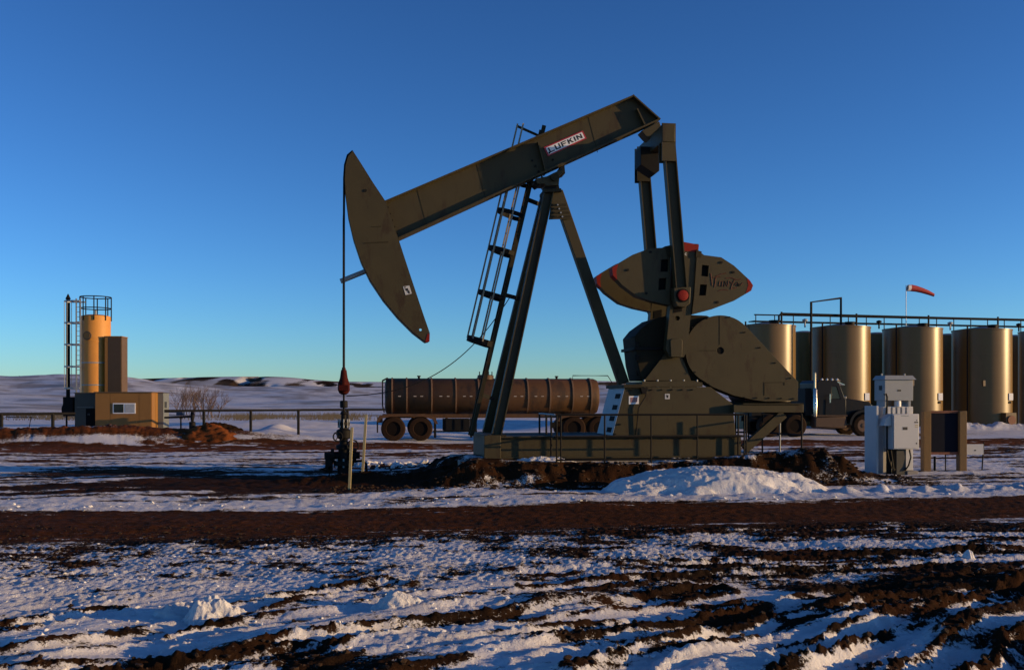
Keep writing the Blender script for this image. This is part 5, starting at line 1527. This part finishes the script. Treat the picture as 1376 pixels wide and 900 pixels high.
# small pipe manifold right of the shed
MFY = 49.5
MF = Fr(0, MFY, 0, 0)
mx = lambda px: (px - CX) / F * MFY
mzv = lambda py: EYE - (py - HOR) * MFY / F
mf = thing('pipe_manifold', (mx(245), MFY, 0.0), 'low pipe run with a dark blue actuator beside the shed', 'pipe')
MB().tube(MF(mx(221), 0, mzv(561)), MF(mx(257), 0, mzv(559.5)), 0.05, 8).build('pipe', black, mf)
MB().tube(MF(mx(221), 0, mzv(553)), MF(mx(240), 0, mzv(553)), 0.04, 8).build('pipe', black, mf)
MB().box(MF, mx(238), mx(247), -0.15, 0.15, mzv(558), mzv(551)).build('actuator', blue_v, mf, bevel=0.02)
MB().lathe(MF, mx(258.5), 0, [(0.07, 0), (0.16, 0.02), (0.16, mzv(567)), (0.07, mzv(566)), (0.10, mzv(561)), (0.10, mzv(556)), (0.04, mzv(550))], 12).build('valve', black, mf)
MB().tube(MF(mx(243), 0, 0), MF(mx(243), 0, mzv(560)), 0.04, 8).build('support', black, mf)

# ------------------------------------------------------------------ pipe fences
def fence(pa, pb, posts, zr, label, zf=-0.2):
    a_, b_ = Vector(pa), Vector(pb)
    t = thing('pipe_fence', (a_.x, a_.y, 0), label, 'fence', 'black pipe fences')
    MB().tube((a_.x, a_.y, zr), (b_.x, b_.y, zr), 0.06, 10).build('rail', black, t)
    for q_ in posts:
        p = a_.lerp(b_, q_)
        MB().tube((p.x, p.y, zf), (p.x, p.y, zr), 0.07, 10).build('post', black, t)
    return t
fa = ((221 - CX) / F * 48, 48); fb = ((640 - CX) / F * 57, 57)
def fq(px):
    k = (px - CX) / F
    d = (fb[0] - fa[0], fb[1] - fa[1])
    return (k * fa[1] - fa[0]) / (d[0] - k * d[1])
fence(fa, fb, [fq(p) for p in (274, 337, 401, 467, 536, 600)], 1.22, 'long black pipe fence on the snow between shed and trailer')
fa = ((-60 - CX) / F * 40, 40); fb = ((101 - CX) / F * 43, 43)
lf_ = fence(fa, fb, [fq(p) for p in (-50, 2, 71)], 1.16, 'short black pipe fence meeting the dark side of the shed')
ga = [((p - CX) / F * 44) for p in (8, 33, 42)]
tag(MB().path([(ga[0], 44, 1.0), (ga[2], 44, 1.0), (ga[1] + 0.1, 44, 0.0)], 0.03, 6).build('gate_brace', black, None, loc=(ga[1], 44, 0)), 'thin black gate brace leaning behind the short fence', 'brace')

# ------------------------------------------------------------------ bare shrubs, dry grass, clods
def shrub(px, Yd, hgt, spread, seed, label, n0=6):
    rnd = random.Random(seed)
    x0 = (px - CX) / F * Yd
    b0 = Vector((x0, Yd, gz(x0, Yd) - 0.15))
    root = thing('bare_shrub', b0, label, 'shrub', 'bare shrubs beyond the fence')
    mb, mt = MB(), MB()
    def grow(p, d, ln, r, lev):
        tgt = mb if lev < 2 else mt
        q = p + d * ln * 0.5 + Vector((rnd.uniform(-1, 1), rnd.uniform(-1, 1), rnd.uniform(-0.3, 0.6))) * ln * 0.08
        e = p + d * ln + Vector((rnd.uniform(-1, 1), rnd.uniform(-1, 1), rnd.uniform(-0.2, 0.8))) * ln * 0.14
        tgt.path([p, q, e], r, 3)
        if lev == 4: return
        for _ in range(3 if lev < 2 else rnd.choice((2, 3, 3))):
            s_ = rnd.uniform(0.45, 1.0); st_ = p.lerp(e, s_)
            nd = (d + Vector((rnd.uniform(-1, 1), rnd.uniform(-1, 1), rnd.uniform(-0.15, 0.7))) * 0.62).normalized()
            grow(st_, nd, ln * rnd.uniform(0.55, 0.78), r * 0.58, lev + 1)
    for _ in range(n0):
        d = Vector((rnd.uniform(-1, 1) * spread, rnd.uniform(-1, 1) * spread, 1)).normalized()
        grow(b0 + Vector((rnd.uniform(-0.4, 0.4), rnd.uniform(-0.3, 0.3), 0)), d, hgt * rnd.uniform(0.30, 0.42), 0.035, 0)
    mb.build('trunk', bark, root, smooth=False)
    mt.build('twigs', bark, root, smooth=False)
shrub(243, 92, 3.7, 0.5, 5, 'bare leafless shrub closest to the shed', 6)
shrub(258, 95, 3.9, 0.4, 6, 'bare leafless shrub second from the shed', 6)
shrub(276, 94, 4.0, 0.45, 7, 'tallest bare leafless shrub, third from the shed', 6)
shrub(289, 97, 3.4, 0.5, 8, 'bare leafless shrub farthest from the shed', 5)

rnd = random.Random(11)
gb_ = MB()
for _ in range(2600):
    px = rnd.choice((rnd.gauss(340, 30), rnd.gauss(450, 26), rnd.gauss(80, 40)))
    Yg = rnd.uniform(84, 110)
    x_ = (px - CX) / F * Yg; 
    z_ = 0.0
    hgt = rnd.uniform(0.2, 0.65); w_ = 0.03
    dx_ = rnd.uniform(-0.25, 0.25)
    gb_.add([(x_ - w_, Yg, z_), (x_ + w_, Yg, z_), (x_ + dx_, Yg + rnd.uniform(-.2, .2), z_ + hgt)], [(0, 1, 2)])
xs_a = np.array([v[0] for v in gb_.v])[None, :]; ys_a = np.array([v[1] for v in gb_.v])[None, :]
hz_a = terrain(xs_a, ys_a)[0][0]
gb_.v = [(v[0], v[1], v[2] + float(hz_a[i]) - 0.03) for i, v in enumerate(gb_.v)]
tag(gb_.build('dry_grass', straw, None, smooth=False), 'dry straw coloured grass in the snow beyond the fence', 'grass', None, 'stuff')


def lumps(name, n, region, smin, smax, material, label, cat, seed, want=None):
    rnd = np.random.RandomState(seed)
    X, Y = region(rnd, n * 6)
    h, s_, _, _ = terrain(X[None, :], Y[None, :])
    ok = (s_[0] < 0.45) if want == 'dirt' else (s_[0] > 0.5) if want == 'snow' else np.ones(len(X), bool)
    X, Y, h = X[ok][:n], Y[ok][:n], h[0][ok][:n]
    bm = bmesh.new(); bmesh.ops.create_icosphere(bm, subdivisions=1, radius=1)
    bv = np.array([v.co[:] for v in bm.verts]); bf = np.array([[v.index for v in f.verts] for f in bm.faces]); bm.free()
    V, Fc = [], []
    for i in range(len(X)):
        s0 = smin + (smax - smin) * rnd.rand() ** 2.5
        a = rnd.rand() * 6.28
        p = bv * (1 + 0.9 * (rnd.rand(len(bv), 1) - 0.5)) * s0 * np.array([1.2, 0.9, 0.65])
        p = np.stack([p[:, 0] * math.cos(a) - p[:, 1] * math.sin(a), p[:, 0] * math.sin(a) + p[:, 1] * math.cos(a), p[:, 2]], 1)
        V.append(p + np.array([X[i], Y[i], h[i] + s0 * 0.2])); Fc.append(bf + i * len(bv))
    V = np.concatenate(V); Fc = np.concatenate(Fc)
    me = bpy.data.meshes.new(name)
    me.from_pydata(V.tolist(), [], Fc.tolist()); me.materials.append(material)
    o = bpy.data.objects.new(name, me); COL.objects.link(o)
    return tag(o, label, cat, None, 'stuff')
clod_m = mat('mud_clod', (0.022, 0.013, 0.007), 0.95, col2=(0.05, 0.026, 0.013), scale=8, amount=0.8, bump=0.4, bscale=60, spec=0.2)
snow_m = mat('snow_chunk', (0.68, 0.67, 0.66), 0.7, col2=(0.56, 0.55, 0.54), scale=8, bump=0.4, bscale=50, spec=0.2)
def reg_fg(r, n):
    Y = 6.0 * (2.3 ** r.rand(n)); return (r.rand(n) * 2 - 1) * 0.6 * Y, Y
def reg_edge(r, n):
    ru = r.rand(n) * 24 - 9; rv = 16.6 + r.rand(n) ** 2 * 2.6
    c, s_ = math.cos(R(9.5)), math.sin(R(9.5)); return ru * c - rv * s_, ru * s_ + rv * c
def reg_pad(r, n):
    u = r.rand(n) * 12.5 - 4.8; v = -1.7 - r.rand(n) * 1.4
    return UX + u * UC - v * US, UY + u * US + v * UC
def reg_mid(r, n):
    X = r.rand(n) * 7 - 4.5; return X, 25.6 + r.rand(n) * 1.8
lumps('mud_clods', 2600, reg_fg, 0.006, 0.03, clod_m, 'dark mud clods scattered over the rutted snow', 'mud', 1, 'dirt')
lumps('snow_chunks', 1600, reg_fg, 0.005, 0.02, snow_m, 'small broken chunks of crusted snow in the ruts', 'snow', 2, 'snow')
lumps('snow_chunks', 260, reg_edge, 0.008, 0.04, snow_m, 'loose snow crumbs along the edge of the dirt road', 'snow', 3)
lumps('mud_clods', 1500, reg_pad, 0.01, 0.05, clod_m, 'lumpy soil on the slope of the pump jack pad', 'mud', 4)
lumps('snow_chunks', 260, reg_mid, 0.03, 0.12, snow_m, 'line of plowed snow lumps beyond the wellhead', 'snow', 5)

# a few conifers far off on the ridge
for i, px in enumerate((26, 32, 37, 56, 63)):
    Yd = 800 + 12 * i
    x_ = (px - CX) / F * Yd; z_ = gz(x_, Yd)
    t = thing('conifer', (x_, Yd, z_), ('tiny dark conifer at the end of the ridge row nearest the frame edge', 'tiny dark conifer second along the ridge row', 'tiny dark conifer third along the ridge row, before the gap', 'tiny dark conifer just after the gap in the ridge row', 'tiny dark conifer at the end of the ridge row nearest the vessel')[i], 'tree', 'dark conifers on the far ridge')
    hgt = 2.6 + 1.2 * random.random()
    MB().tube((x_, Yd, z_ - 0.5), (x_, Yd, z_ + hgt * 0.7), 0.2, 6).build('trunk', bark, t)
    m_ = MB()
    for k in range(40):
        f_ = random.random(); a = random.random() * 6.28; rr_ = (1 - f_) * 1.3 + 0.2
        c0 = Vector((x_, Yd, z_ + 0.5 + f_ * hgt)); e_ = c0 + Vector((math.cos(a) * rr_, math.sin(a) * rr_, -0.3))
        m_.tube(c0, e_, 0.3, 4, 0.05)
    m_.build('crown', pine_m, t, smooth=False)
